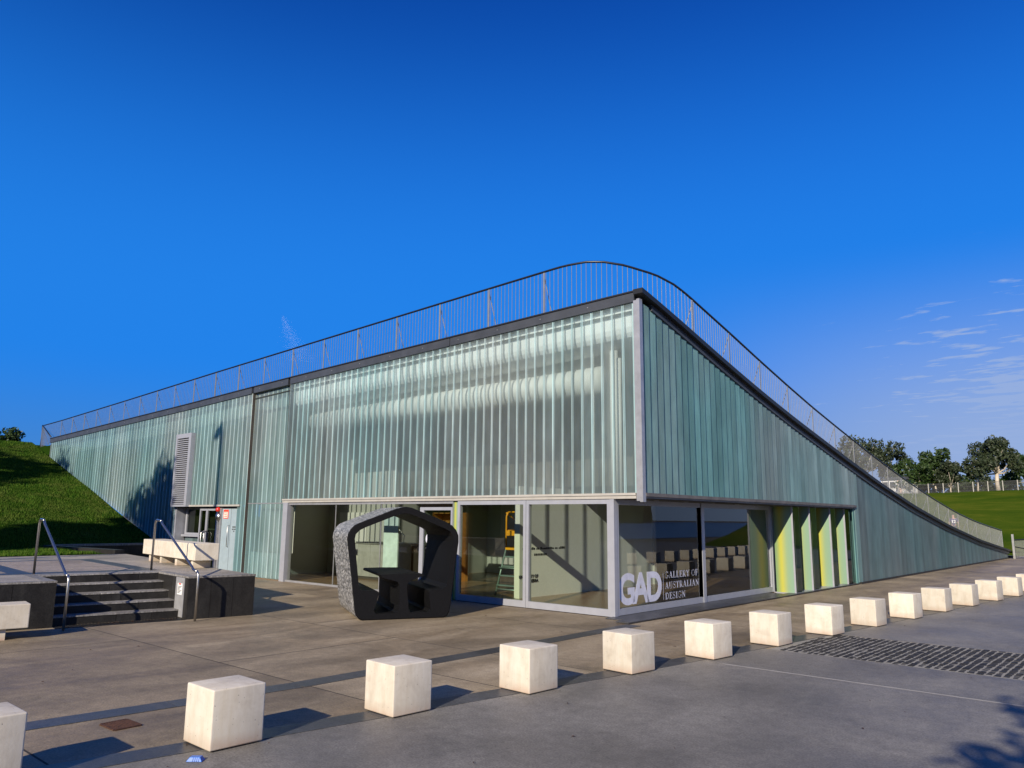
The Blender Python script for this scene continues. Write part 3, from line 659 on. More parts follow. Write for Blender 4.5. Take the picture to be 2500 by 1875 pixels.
for i in range(n):
    a, b = -31.2+i*w, -31.2+(i+1)*w
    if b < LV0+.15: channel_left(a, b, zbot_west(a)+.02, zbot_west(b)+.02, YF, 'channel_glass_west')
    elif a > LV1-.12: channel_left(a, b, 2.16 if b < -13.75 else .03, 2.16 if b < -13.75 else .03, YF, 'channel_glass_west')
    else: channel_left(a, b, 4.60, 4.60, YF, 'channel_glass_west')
# --- channel glass, right facade, slightly saw-toothed
n = round(35.6/PITCH_G); w = 35.6/n
for i in range(n):
    a, b = .02+i*w, .02+(i+1)*w; a += .003; b -= .003
    z0 = 2.30 if b < 11.85 else .05
    t0, t1 = zR(a)-FH+.02, zR(b)-FH+.02
    if t1 < z0+.02: continue
    saw = .032 if a < 12 else .014
    mb = MB(True); mb.add([(OV-.05, a, z0), (OV, a, z0), (OV+saw, b-.005, z0), (OV+saw-.005, b, z0), (OV-.05, b, z0), (OV-.05, a, t0), (OV, a, t0), (OV+saw, b-.005, t1), (OV+saw-.005, b, t1), (OV-.05, b, t1)], [(k, k+1, k+6, k+5) for k in range(4)])
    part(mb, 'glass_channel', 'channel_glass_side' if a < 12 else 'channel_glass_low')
# --- linings and what shows through the glass
def strip(mb, xs, f):       # quads between two (y,z) functions along x
    for a, b in zip(xs[:-1], xs[1:]):
        (y0, z0), (y1, z1) = f(a); (y2, z2), (y3, z3) = f(b)
        mb.quad((a, y0, z0), (b, y2, z2), (b, y3, z3), (a, y1, z1))
    return mb
xsA = list(np.linspace(-11.3, .45, 24))
prof = [(.075, -.16), (.08, -.22), (.085, -.42), (.095, -.58), (.13, -.68), (.19, -.76), (.30, -.82), (.45, -.86), (.7, -.87)]
mb = MB()
for (ya, za), (yb, zb) in zip(prof[:-1], prof[1:]):
    strip(mb, xsA, lambda x: ((ya, zL(x)-.07+za), (yb, zL(x)-.07+zb)))
part(mb, 'ceiling_bulkhead', 'bright_white', smooth=True)
mb = MB(); mb.tube([(-11.2, .85, 4.60), (-6, .85, 4.68), (-.75, .85, 4.72)], .30, 28)  # added round beam; its shading stands for a soft pale band
part(mb, 'light_band_beam', 'white_paint', smooth=True)
part(MB().box(-11.3, -1.2, 3.0, 3.07, 2.6, 5.2), 'inner_lining', 'interior_brown')
mb = MB(); mb.tube([(-.22, .42, 2.2), (-.22, .42, 5.2)], .085, 14); part(mb, 'steel_column', 'white_paint', smooth=True)
mb = MB(); mb.tube([(-.02, .30, 2.2), (-.02, .30, 5.0)], .05, 12); part(mb, 'steel_column', 'white_paint', smooth=True)
xsC = list(np.linspace(-31.1, XB0-.02, 36))
part(strip(MB(), xsC, lambda x: ((.22, (zbot_west(x) if x < LV0 else 2.14)-.0), (.22, zL(x)-.85))), 'inner_lining', 'interior_teal')
part(strip(MB(), xsC, lambda x: ((.20, zL(x)-.85), (.10, zL(x)-.22))), 'ceiling_bulkhead', 'white_paint')
part(MB().box(XB0+.05, XB1-.05, .42, .45, .75, 5.2), 'inner_lining', 'interior_grey')
part(MB().box(XB0+.05, XB1-.05, .20, .23, .02, .74), 'low_panel', 'white_paint')
part(strip(MB(), list(np.linspace(XB0+.05, XB1-.05, 4)), lambda x: ((.30, zL(x)-.75), (.13, zL(x)-.22))), 'ceiling_bulkhead', 'white_paint')
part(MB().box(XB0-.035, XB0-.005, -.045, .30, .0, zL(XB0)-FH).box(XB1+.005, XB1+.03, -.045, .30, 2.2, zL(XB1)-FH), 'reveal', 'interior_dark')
ysR = list(np.linspace(.02, 35.3, 60)); mb = MB()
for a, b in zip(ysR[:-1], ysR[1:]):
    z0 = 2.25 if a < 11.8 else .0
    if zR(b)-.3 > z0: mb.quad((OV-.20, a, z0), (OV-.20, b, z0), (OV-.20, b, zR(b)-.28), (OV-.20, a, zR(a)-.28))
part(mb, 'inner_lining', 'interior_teal')
# --- roof: grassed, sinks to the ground at the far end
GX = [-31.3, -28, -24, -20, -16, -12, -8, -4, -1, .62]; GY = [-.03, 1.5, 3, 5, 7, 10, 14, 18, 23, 29, 36, 42]
rz = lambda x, y: max(-.08, zL(x)+zR(y)-6.207-.05)
V = [(x, y, rz(x, y)) for x in GX for y in GY]; k = len(GY)
F = [(i*k+j, (i+1)*k+j, (i+1)*k+j+1, i*k+j+1) for i in range(len(GX)-1) for j in range(k-1)]
part(MB().add(V, F), 'green_roof', 'lawn_far', smooth=True)
V = [(x, y, rz(x, y)-.30) for x in GX for y in GY if y < 15]; k = len([y for y in GY if y < 15])
F = [(i*k+j, i*k+j+1, (i+1)*k+j+1, (i+1)*k+j) for i in range(len(GX)-1) for j in range(k-1)]
part(MB().add(V, F), 'ceiling', 'interior_grey')
# --- fascias and coping
xs = [x for x in np.arange(-31.25, .72, .55)]+[.72]
def sweep_left(y0, y1, dz0, dz1, xs):
    mb = MB()
    for a, b in zip(xs[:-1], xs[1:]):
        mb.hexa([(a, y0, zL(a)+dz0), (b, y0, zL(b)+dz0), (b, y1, zL(b)+dz0), (a, y1, zL(a)+dz0)], [(a, y0, zL(a)+dz1), (b, y0, zL(b)+dz1), (b, y1, zL(b)+dz1), (a, y1, zL(a)+dz1)])
    return mb
for a, b in ((-31.25, -22.0), (-22.0, XB0-.06), (XB0+.08, XB1-.05), (XB1+.06, -4.55), (-4.53, .60)):
    part(sweep_left(-.085, .04, -FH, -.03, list(np.linspace(a, b, max(3, int((b-a)/.6))))), 'fascia', 'fascia_metal')
part(sweep_left(-.07, .04, -FH+.02, -.035, [XB0-.06, XB0+.08]), 'fascia_gap', 'coping_black_and_shade')
part(sweep_left(-.105, .10, -.03, .0, xs), 'coping', 'coping_black_and_shade')
def sweep_right(x0, x1, dz0, dz1, ys):
    mb = MB()
    for a, b in zip(ys[:-1], ys[1:]):
        mb.hexa([(x0, a, zR(a)+dz0), (x1, a, zR(a)+dz0), (x1, b, zR(b)+dz0), (x0, b, zR(b)+dz0)], [(x0, a, zR(a)+dz1), (x1, a, zR(a)+dz1), (x1, b, zR(b)+dz1), (x0, b, zR(b)+dz1)])
    return mb
ys = list(np.arange(-.15, 35.9, .5))
part(sweep_right(OV-.06, OV+.055, -FH-.01, -.10, ys[1:]), 'fascia', 'fascia_metal')
part(sweep_right(OV-.06, OV+.15, -.10, .0, ys), 'coping', 'coping_black_and_shade')  # deep black edge also stands for the shaded underside of the overhang
mb = MB()
for x in np.arange(-30.5, .5, 1.25):
    mb.tube([(x, -.083, zL(x)-.12), (x, -.093, zL(x)-.12)], .011, 8)
part(mb, 'bolts', 'aluminium', kind='stuff')
# --- corner post, lintels, soffit
part(MB().box(OV-.10, OV-.02, YF-.045, YF+.03, 2.15, 6.0), 'corner_post', 'aluminium')
part(MB().box(OV-.02, OV+.045, YF-.055, YF+.05, 2.13, 6.02), 'corner_post', 'aluminium')
part(MB().box(-11.38, OV-.13, YF-.035, YF+.06, 2.255, 2.30).box(-11.38, OV-.13, YF-.015, YF+.06, 2.195, 2.255), 'lintel', 'cream_metal')
part(MB().box(OV-.04, OV+.05, YF+.055, 11.85, 2.235, 2.30).box(OV-.04, OV+.025, YF+.055, 11.85, 2.20, 2.235), 'lintel', 'brown_metal')
part(MB().box(-13.75, LV1, YF-.04, YF+.05, 2.10, 2.155), 'lintel', 'cream_metal')
part(MB().box(.05, OV-.05, .02, 11.85, 2.185, 2.205), 'soffit', 'soffit')
mb = MB()
for y in (1.0, 2.2, 3.4, 4.6): mb.tube([(.35, y, 2.178), (.35, y, 2.186)], .05, 12)
part(mb, 'downlights', 'aluminium', kind='stuff')
# --- plinth under the right wall
part(MB().box(OV-.1, OV+.05, 11.86, 35.7, -.03, .055), 'plinth', 'granite_dark')
# end wall against the lawn at far left and hidden rear walls closing the volume
part(MB().box(-31.3, -31.22, -.03, 9, 3.0, 5.0), 'end_wall', 'interior_dark')
part(MB().box(-31.2, .4, 11.9, 12.0, -.02, 3.2), 'rear_wall', 'interior_grey')
# --- interior
part(MB().box(-13.3, -.02, .02, 11.85, -.02, .012), 'interior_floor', 'timber_floor')
part(MB().box(-.02, .10, 7.0, 11.85, -.02, .012), 'interior_floor', 'timber_floor')
part(MB().box(-9.9, -3.35, 7.0, 7.12, .012, 4.6), 'interior_wall', 'interior_grey')
part(MB().box(-13.3, -9.9, 2.9, 3.02, .012, 4.6), 'interior_wall', 'interior_grey')
part(MB().box(-13.36, -13.26, .5, 11.8, .012, 5.0), 'interior_wall', 'interior_grey')
part(MB().box(-3.56, -3.40, 1.2, 7.0, .012, 2.55), 'partition', 'white_paint')
part(MB().box(-10.0, -9.9, 3.02, 7.0, .012, 4.6), 'interior_wall', 'interior_grey')
part(MB().box(-6.9, -5.0, 6.96, 7.0, .012, 2.1), 'interior_doorway', 'interior_dark')
mb = MB(); mb.tube([(-4.75, 6.0, .0), (-4.75, 6.0, 4.6)], .15, 24); part(mb, 'column', 'white_paint', smooth=True)
part(MB().box(-12.6, -11.2, 2.85, 2.9, 1.0, 1.95), 'interior_window', 'white_paint')
text_obj('wall_text', 'UNIVERSITY OF\nCANBERRA', .10, 'text_black', BLD, (-3.39, 1.86, .455), (R(90), 0, R(90)), align='RIGHT', offset=.003)
mb = MB(); yy = 1.30
while yy < 2.87:                       # line of small print, too small to read
    l = random.uniform(.03, .07); hh = random.uniform(.035, .06); mb.box(-3.3995, -3.397, yy, yy+l, 1.09, 1.09+hh); yy += l+random.choice((.012, .012, .05))
yy = 1.72
while yy < 2.15:
    l = random.uniform(.03, .06); mb.box(-3.3995, -3.397, yy, yy+l, .95, 1.0); yy += l+.015
mb.build('wall_print', 'text_black', BLD)

# --- glazing of the corner
def frame_left(x0, x1, z0, z1, wl=.07, wr=.07, wt=.09, wb=.13, y0=-.045, y1=.05):
    return MB().box(x0, x0+wl, y0, y1, z0, z1).box(x1-wr, x1, y0, y1, z0, z1).box(x0+wl, x1-wr, y0+.003, y1, z1-wt, z1).box(x0+wl, x1-wr, y0+.003, y1, z0, z0+wb)
def pane_left(x0, x1, z0, z1, y=0., mat='clear_glass', parent=None): return MB(True).quad((x0, y, z0), (x1, y, z0), (x1, y, z1), (x0, y, z1)).build('pane', mat, parent)
def frame_right(y0, y1, z0, z1, wl=.06, wr=.06, wt=.10, wb=.12, x0=-.05, x1=.045):
    return MB().box(x0, x1, y0, y0+wl, z0, z1).box(x0, x1, y1-wr, y1, z0, z1).box(x0, x1-.003, y0+wl, y1-wr, z1-wt, z1).box(x0, x1-.003, y0+wl, y1-wr, z0, z0+wb)
f = part(frame_left(-4.19, -2.16, .012, 2.19), 'window_frame', 'frame_white'); pane_left(-4.12, -2.23, .14, 2.1, parent=f)
MB(True).quad((-4.05, .10, .10), (-3.0, .10, .10), (-3.0, .10, 2.1), (-4.05, .10, 2.1)).build('sliding_pane', 'clear_glass', f)
f = part(frame_left(-2.15, -.045, .012, 2.19), 'window_frame', 'frame_white'); pane_left(-2.08, -.11, .14, 2.1, parent=f)
part(MB().box(-.043, .05, -.055, .052, .0, 2.19), 'corner_mullion', 'frame_white')
f = part(frame_right(.054, 3.46, .03, 2.185), 'window_frame', 'frame_white'); GADP = f
MB(True).quad((0, .11, .15), (0, 3.40, .15), (0, 3.40, 2.09), (0, .11, 2.09)).build('pane', 'clear_glass', f)
f = part(frame_right(3.465, 7.15, .03, 2.185), 'window_frame', 'frame_white')
MB(True).quad((0, 3.53, .15), (0, 7.09, .15), (0, 7.09, 2.09), (0, 3.53, 2.09)).build('pane', 'clear_glass', f)
part(MB().box(-.06, .06, 3.40, 3.53, .03, 2.183).box(-.04, .065, 7.15, 7.20, .03, 2.183), 'mullion', 'frame_white')
# lettering on the corner pane
text_obj('lettering', 'GAD', .80, 'text_white', GADP, (.006, .135, .19), (R(90), 0, R(90)), offset=.030, space=.84, fit=(1.575, .60))
MB(True).quad((.006, 1.765, .20), (.006, 1.777, .20), (.006, 1.777, .73), (.006, 1.765, .73)).build('dividing_line', 'text_white', GADP)
mb = MB()
serif_line(mb, 'GALLERY OF', 1.84, .62, .135, .006, 1.47)
mb.build('lettering', 'text_white', GADP); mb = MB()
serif_line(mb, 'AUSTRALIAN', 1.84, .41, .135, .006, 1.47)
mb.build('lettering', 'text_white', GADP); mb = MB()
serif_line(mb, 'DESIGN', 1.84, .20, .135, .006, 1.47)
mb.build('lettering', 'text_white', GADP)
# glazed boxes beyond the corner glass, each with a green and yellow side
BX = [(7.22, 7.66), (8.40, 8.87), (9.94, 10.34), (11.13, 11.62)]
for (a, b) in BX:
    bx_ = part(MB().box(.10, .60, a, a+.03, .03, 2.18), 'box_side', 'yellow_panel')
    MB().box(.565, .61, a-.012, a-.001, .03, 2.18).build('edge_trim', 'frame_white', bx_)
    MB(True).quad((.605, a+.03, .06), (.605, b, .06), (.605, b, 2.16), (.605, a+.03, 2.16)).build('pane', 'clear_glass', bx_)
    part(MB().box(.10, .60, b-.03, b, .03, 2.18), 'box_side', 'frosted_green')
for a, b in ((7.66, 8.40), (8.87, 9.94), (10.34, 11.13), (11.62, 11.85)):
    part(MB(True).quad((.09, a, .03), (.09, b, .03), (.09, b, 2.18), (.09, a, 2.18)), 'pane', 'dark_glass')
part(MB().box(.06, .62, 7.16, 11.85, .0, .03), 'box_sill', 'frame_white')
part(MB().box(-.6, -.5, 7.2, 11.8, .012, 2.2), 'interior_wall', 'interior_grey')
part(MB().box(OV-.05, OV-.02, 11.68, 11.86, .02, 2.235), 'wall_return', 'interior_teal')
# frameless shopfront at left of the entrance
post = part(MB().box(-11.29, -11.06, -.09, .12, .0, 2.194), 'frame_post', 'frame_white')
f = part(MB().box(-11.06, -5.47, -.03, .05, .0, .05).box(-11.06, -4.36, -.03, .05, 2.13, 2.194), 'shopfront_frame', 'aluminium')
for a, b in ((-11.0, -8.86), (-8.85, -6.95), (-6.94, -5.47)): pane_left(a, b, .05, 2.13, .0, 'clear_glass', f)
for x in (-8.855, -6.945): MB().box(x-.008, x+.008, -.012, .012, .05, 2.13).build('glass_joint', 'aluminium', f)
d = part(frame_left(-5.47, -4.37, .012, 2.05, wl=.13, wr=.05, wt=.07, wb=.10, y0=-.035, y1=.03), 'entrance_door', 'frame_white')
pane_left(-5.34, -4.42, .11, 1.98, .0, 'dark_glass', d)
text_obj('lettering', 'G', .36, 'text_white', d, (-5.28, -.008, 1.20), (R(90), 0, 0), offset=.014)
for z_ in (1.10, 1.06): MB().box(-5.26, -5.06, -.009, -.006, z_, z_+.02).build('underline', 'text_white', d)
mb = MB(); mb.tube([(-5.02, -.07, .8), (-5.02, -.07, 1.25)], .012, 8); mb.build('handle', 'steel', d)
y_ = part(MB().box(-4.36, -4.20, .005, .03, .012, 2.19), 'side_panel', 'yellow_panel')
part(MB().box(-4.365, -4.355, -.03, .04, .0, 2.19).box(-4.205, -4.192, -.03, .04, .0, 2.19), 'panel_trim', 'frame_white')

# --- louvre vent and the recessed service doors at left
lv = part(MB().box(LV0, LV0+.10, -.20, -.02, 2.10, 4.59).box(LV1-.16, LV1, -.20, -.02, 2.10, 4.59).box(LV0+.10, LV1-.16, -.197, -.02, 4.44, 4.59).box(LV0+.10, LV1-.16, -.197, -.02, 2.10, 2.17), 'louvre_vent', 'frame_white')
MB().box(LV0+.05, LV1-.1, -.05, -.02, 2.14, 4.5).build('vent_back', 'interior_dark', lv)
sl = MB().hexa([(LV0+.10, -.185, 0), (LV1-.16, -.185, 0), (LV1-.16, -.09, .045), (LV0+.10, -.09, .045)], [(LV0+.10, -.185, .022), (LV1-.16, -.185, .022), (LV1-.16, -.09, .067), (LV0+.10, -.09, .067)]).mesh('slat', 'bollard')
sl.materials.clear(); sl.materials.append(MAT['frame_white'])
for i in range(32): link('slat', sl, lv, (0, 0, 2.19+i*.0702))
DR = .34
part(MB().box(-18.14, -18.04, -.02, DR, .0, 2.10), 'door_reveal', 'frame_white'); part(MB().box(-13.78, -13.70, -.03, .14, .0, 2.10), 'door_reveal', 'frame_white')
part(MB().box(-18.04, -13.78, -.01, DR, 2.06, 2.10), 'door_soffit', 'soffit')
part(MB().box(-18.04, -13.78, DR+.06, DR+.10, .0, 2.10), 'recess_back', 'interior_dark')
f = part(frame_left(-17.95, -16.45, 1.17, 2.06, .10, .05, .05, .06, DR-.06, DR), 'window_frame', 'frame_white'); pane_left(-17.85, -16.5, 1.23, 2.01, DR-.02, 'dark_glass', f)
MB().box(-18.0, -16.42, DR-.16, DR-.06, 1.10, 1.168).build('sill', 'frame_white', f)
for i in range(5):
    a = -17.9+i*.285
    part(MB(True).quad((a, DR-.05, .05), (a+.28, DR-.05, .05), (a+.28, DR-.05, 1.09), (a, DR-.05, 1.09)), 'spandrel_glass', 'channel_glass_west')
part(MB().box(-16.47, -16.42, DR-.05, DR, .0, 1.10), 'spandrel_post', 'frame_white')
DR = .06
d = part(frame_left(-16.40, -15.93, .01, 2.03, .06, .05, .06, .1, DR-.06, DR), 'glass_door', 'frame_white'); pane_left(-16.34, -15.98, .1, 1.97, DR-.03, 'dark_glass', d)
mb = MB(); mb.tube([(-16.0, DR-.07, .70), (-16.03, DR-.15, .78), (-16.03, DR-.15, 1.25), (-16.0, DR-.07, 1.32)], .018, 8); mb.build('handle', 'steel', d, smooth=True)
d = part(frame_left(-15.92, -15.24, .01, 2.03, .05, .06, .06, .1, DR-.06, DR), 'glass_door', 'frame_white'); pane_left(-15.87, -15.30, .1, 1.97, DR-.03, 'dark_glass', d)
mb = MB(); mb.tube([(-15.86, DR-.07, .70), (-15.84, DR-.15, .78), (-15.84, DR-.15, 1.25), (-15.86, DR-.07, 1.32)], .018, 8); mb.build('handle', 'steel', d, smooth=True)
MB().box(-15.86, -15.31, DR-.025, DR-.01, 1.36, 1.39).build('push_bar', 'aluminium', d)
part(MB().box(-15.23, -15.10, DR-.08, DR, .0, 2.05).box(-15.02, -14.93, DR-.09, DR, .0, 2.05), 'door_post', 'aluminium')
part(MB().box(-15.10, -15.02, DR-.02, DR, .0, 2.05), 'door_gap', 'interior_dark')
mb = MB(); mb.tube([(-15.06, DR-.04, 0), (-15.06, DR-.04, 1.62)], .03, 10); part(mb, 'downpipe', 'steel', smooth=True)
def dome(c, r, axis_y, n=14, m_=7):
    mb = MB(); vs_ = []
    for i in range(m_+1):
        a = i/m_*math.pi/2
        for k_ in range(n): t = 2*math.pi*k_/n; vs_.append((c[0]+r*math.cos(a)*math.cos(t), c[1]-axis_y*r*math.sin(a), c[2]+r*math.cos(a)*math.sin(t)))
    return mb.add(vs_, [(i*n+k_, i*n+(k_+1) % n, (i+1)*n+(k_+1) % n, (i+1)*n+k_) for i in range(m_) for k_ in range(n)])
part(dome((-15.06, DR-.10, 1.78), .13, .7), 'alarm_bell', 'steel', smooth=True)
part(dome((-15.08, DR-.10, 2.0), .085, 1.2), 'strobe_light', 'red_lamp', smooth=True)
d = part(MB().box(-14.92, -14.37, DR-.05, DR, .01, 2.03), 'service_door', 'door_grey')
MB().box(-14.83, -14.53, DR-.058, DR-.051, 1.72, 2.0).build('warning_sign', 'sign_red', d)
MB().box(-14.80, -14.56, DR-.062, DR-.0585, 1.74, 1.93).build('sign_panel', 'sign_pale', d)
mb = MB()
for k, (a_, b_) in enumerate(((-14.77, -14.60), (-14.76, -14.62), (-14.77, -14.59))): mb.box(a_, b_, DR-.064, DR-.0625, 1.89-k*.055, 1.905-k*.055)
mb.build('sign_print', 'sign_red', d)
mb = MB(); mb.tube([(-14.42, DR-.06, .85), (-14.42, DR-.11, .87), (-14.42, DR-.11, 1.50), (-14.42, DR-.06, 1.52)], .014, 8); mb.build('handle', 'steel', d, smooth=True)
d = part(MB().box(-14.35, -13.80, DR-.05, DR, .01, 2.03), 'service_door', 'door_grey')
mb = MB()
for k, (a_, b_, z_) in enumerate(((-14.24, -14.02, 1.45), (-14.25, -14.15, 1.38), (-14.12, -14.03, 1.38), (-14.16, -14.10, 1.32))): mb.box(a_, b_, DR-.054, DR-.051, z_, z_+.032)
mb.build('sign_print', 'text_black', d)

# ================================================================== ROOF RAILING
RAIL = thing('roof_railing', 'steel baluster railing with dark handrail curving round the roof edge', 'railing', (0, 0, 0))
lx = [-34.4, -31.57, -24.42, -16.84, -10.42, -5.45, -2.06]; lz = [6.13, 6.20, 6.46, 6.757, 6.985, 7.16, 7.275]
path = [(x, .42, lerp(x, lx, lz)) for x in np.arange(-34.2, -2.1, .4)]
path += [(-2.06, .42, 7.275), (-1.75, .43, 7.29), (-1.478, .455, 7.305), (-1.028, .584, 7.325), (-.696, .748, 7.30), (-.314, 1.035, 7.21), (.114, 1.573, 7.045), (.30, 2.0, 6.90), (.38, 2.3, 6.78), (.42, 2.617, 6.669)]
ry = [2.617, 4.376, 6.067, 7.813, 9.54, 11.293, 12.968, 14.684, 16.39, 18.035, 19.813, 21.512, 23.127, 24.825, 26.519, 28.29, 30.049, 33.2, 36.5]
rzv = [6.669, 6.255, 5.84, 5.43, 5.045, 4.69, 4.36, 4.03, 3.725, 3.44, 3.155, 2.89, 2.66, 2.435, 2.225, 2.04, 1.877, 1.64, 1.42]
path += [(.42, y, lerp(y, ry, rzv)) for y in np.arange(3.0, 36.4, .4)]
# arc length resample
P = np.array(path); L = np.concatenate([[0], np.cumsum(np.linalg.norm(np.diff(P[:, :2], axis=0), axis=1))])
at_s = lambda s: Vector((np.interp(s, L, P[:, 0]), np.interp(s, L, P[:, 1]), np.interp(s, L, P[:, 2])))
def roof_z(p): return rz(max(p.x, -31.3), p.y)+.0
mb = MB(); mb.tube([at_s(s) for s in np.arange(0, L[-1], .2)], .026, 8); mb.build('handrail', 'rail_dark', RAIL, smooth=True)
s_of = lambda p: L[np.argmin((P[:, 0]-p[0])**2+(P[:, 1]-p[1])**2)]
postx = [-34.2, -31.566, -30.145, -28.7, -27.32, -25.888, -24.424, -22.941, -21.415, -19.923, -18.4, -16.841, -15.262, -13.669, -12.054, -10.422, -8.805, -7.122, -5.451, -3.752, -2.058]
posts = [(x, .42) for x in postx]+[(.42, y) for y in ry[:-1]]+[(.42, 36.3)]
for (x, y) in posts:
    z = lerp(x, lx, lz) if y == .42 and x < 0 else lerp(y, ry, rzv)
    zb = roof_z(Vector((x, y, 0)))-.02
    left = x < -1; tx = Vector((1, 0, 0)) if left else Vector((0, 1, 0)); ins = Vector((0, 1, 0)) if left else Vector((-1, 0, 0))
    m_ = MB(); b = Vector((x, y, zb)); t = Vector((x, y, z-.02))
    if left: m_.box(x-.022, x+.022, y-.008, y+.008, zb, z-.02)
    else: m_.box(x-.008, x+.008, y-.022, y+.022, zb, z-.02)
    p_ = m_.build('post', 'galvanised', RAIL)
    m_ = MB(); m_.tube([t-Vector((0, 0, .06)), b+ins*.42], .010, 6); m_.build('brace', 'galvanised', p_)
mb = MB(); s = .05
while s < L[-1]:
    p = at_s(s); zb = roof_z(p)
    mb.box(p.x-.0045, p.x+.0045, p.y-.0045, p.y+.0045, zb, p.z-.015); s += .112
mb.build('balusters', 'galvanised', RAIL, kind='stuff')
# return at the far left, sloping down to the corner of the parapet
RET = thing('end_railing', 'short sloping railing at the far left end of the roof', 'railing', (-31.3, -.05, 5.3))
a, b = Vector((0, 0, .06)), Vector((-2.9, .47, .86))
mb = MB(); mb.tube([a, b, Vector((-2.9, .47, -.2))], .026, 8); mb.build('handrail', 'rail_dark', RET, smooth=True)
mb = MB(); 
for i in range(1, 13):
    p = a.lerp(b, i/13); mb.box(p.x-.006, p.x+.006, p.y-.006, p.y+.006, -.25, p.z)
mb.build('balusters', 'galvanised', RET, kind='stuff')
# gate-height railing past the thin end of the wedge
ER = thing('ramp_railing', 'low steel railing with dark top bar beyond the thin end of the wedge', 'railing', (1.0, 35.6, 0))
mb = MB(); mb.tube([(0, 0, .95), (.6, 3, 1.0), (1.3, 9, 1.05)], .03, 8); mb.tube([(0, 0, .62), (.6, 3, .35), (.9, 5.5, .2)], .025, 8); mb.build('handrail', 'rail_dark', ER, smooth=True)
for px_, py_ in ((0, 0), (.6, 3), (.95, 6), (1.3, 9)):
    MB().box(px_-.05, px_+.05, py_-.05, py_+.05, -.05, 1.05 if py_ else 1.25).build('post', 'galvanised', ER)
mb = MB()
for i in range(1, 70):
    y = i*.13; x = lerp(y, [0, 3, 9], [0, .6, 1.3]); mb.box(x-.008, x+.008, y-.008, y+.008, .05, lerp(y, [0, 3, 9], [.95, 1.0, 1.05]))
mb.build('balusters', 'galvanised', ER, kind='stuff')

# ================================================================== BOLLARDS
mb = MB(); mb.box(-.2255, .2255, -.2255, .2255, .004, .452)
me = mb.mesh('bollard', 'bollard'); bm = bmesh.new(); bm.from_mesh(me)
bmesh.ops.bevel(bm, geom=list(bm.edges), offset=.013, segments=3, profile=.55, affect='EDGES'); bm.to_mesh(me); bm.free(); me.shade_smooth()
try: me.set_sharp_from_angle(angle=R(50))
except Exception: pass
ORD = ['leftmost', 'second', 'third', 'fourth', 'fifth', 'sixth', 'seventh', 'eighth', 'ninth', 'tenth', 'eleventh', 'twelfth', 'thirteenth', 'fourteenth', 'fifteenth', 'sixteenth', 'seventeenth', 'eighteenth']
for i, (x, y, a) in enumerate(BOL):
    lab = 'cream concrete cube bollard cut by the left edge of the picture' if i == 0 else 'cream concrete cube bollard, %s from the left in the row' % ORD[i]
    if i == 1: lab = 'pitted cream concrete cube bollard beside the blue plastic marker, second from left'
    if i == 5: lab = 'cream concrete cube bollard, sixth from left, just before the cobbles'
    o = link('bollard', me, None, (x, y, .008)); o.rotation_euler.z = R(a); tag(o, lab, 'bollard', 'cube bollards in a row')
for i in range(12):
    y = 13.6+i*1.62; o = link('bollard', me, None, (lerp(y, [13, 19, 30], [9.2, 9.4, 10.8]), y, .004)); o.rotation_euler.z = R(-5+random.uniform(-2, 2))
    tag(o, 'cream cube of the second bollard row mirrored in glass, %s from the far end' % ('first' if i == 11 else ORD[11-i]), 'bollard', 'second bollard row mirrored in the glass')

# ================================================================== SEATING POD
POD = thing('seating_pod', 'black pentagon shaped seating pod with table and speckled grey outer skin', 'shelter', (-2.95, -3.70, 0), math.atan2(.883, .47))
# local x along the front, local y into the depth
OUT = [(.11, .0), (.04, .03), (-.02, .10), (-.045, .2), (-.12, .726), (-.20, 1.25), (-.225, 1.40), (-.215, 1.50), (-.175, 1.59), (-.10, 1.665), (.0, 1.71), (.33, 1.84), (.62, 1.955), (.74, 1.99), (.83, 2.0), (.93, 1.985), (1.05, 1.94), (1.40, 1.81), (1.60, 1.73), (1.72, 1.665), (1.80, 1.58), (1.845, 1.48), (1.85, 1.36), (1.835, 1.25), (1.775, .70), (1.72, .22), (1.70, .11), (1.66, .035), (1.59, .0)]
INN = [(.30, .16), (.34, .11), (.69, .11), (.73, .14), (.755, .24), (.755, .58), (.73, .64), (.69, .665), (.47, .725), (.42, .745), (.415, .775), (.44, .79), (.80, .795), (1.17, .79), (1.20, .775), (1.19, .755), (.94, .665), (.90, .63), (.885, .58), (.93, .18), (.965, .115), (1.30, .11), (1.345, .15), (1.30, .46), (1.31, .49), (1.35, .505), (1.56, .515), (1.615, .55), (1.64, .60), (1.735, 1.36), (1.73, 1.47), (1.69, 1.545), (1.60, 1.60), (1.40, 1.68), (1.0, 1.84), (.90, 1.87), (.82, 1.88), (.74, 1.87), (.64, 1.84), (.10, 1.625), (-.01, 1.57), (-.075, 1.50), (-.09, 1.42), (-.075, 1.30), (.015, .61), (.035, .545), (.085, .515), (.32, .51), (.365, .495), (.385, .46)]
PD = 1.95
bm = bmesh.new()
def loop(pts, y): 
    vs_ = [bm.verts.new((p[0], y, p[1])) for p in pts]; es = [bm.edges.new((vs_[i], vs_[(i+1) % len(vs_)])) for i in range(len(vs_))]; return vs_, es
c_ = .018
def shrink(pts, d, cx_=.82, cz_=1.0):
    n = len(pts); out = []
    for i in range(n):
        p0, p, p1 = Vector(pts[i-1]), Vector(pts[i]), Vector(pts[(i+1) % n]); t = (p1-p0).normalized(); out.append(tuple(p+Vector((t.y, -t.x))*d))
    return out
OUTi = shrink(OUT, c_)       # clockwise outline: inward offset
ofr, e1 = loop(OUTi, 0); ifr, e2 = loop(INN, 0)
bmesh.ops.triangle_fill(bm, edges=e1+e2, use_beauty=True)
obk, e3 = loop(OUTi, PD); ibk, e4 = loop(INN, PD)
bmesh.ops.triangle_fill(bm, edges=e3+e4, use_beauty=True)
om, _ = loop(OUT, c_)
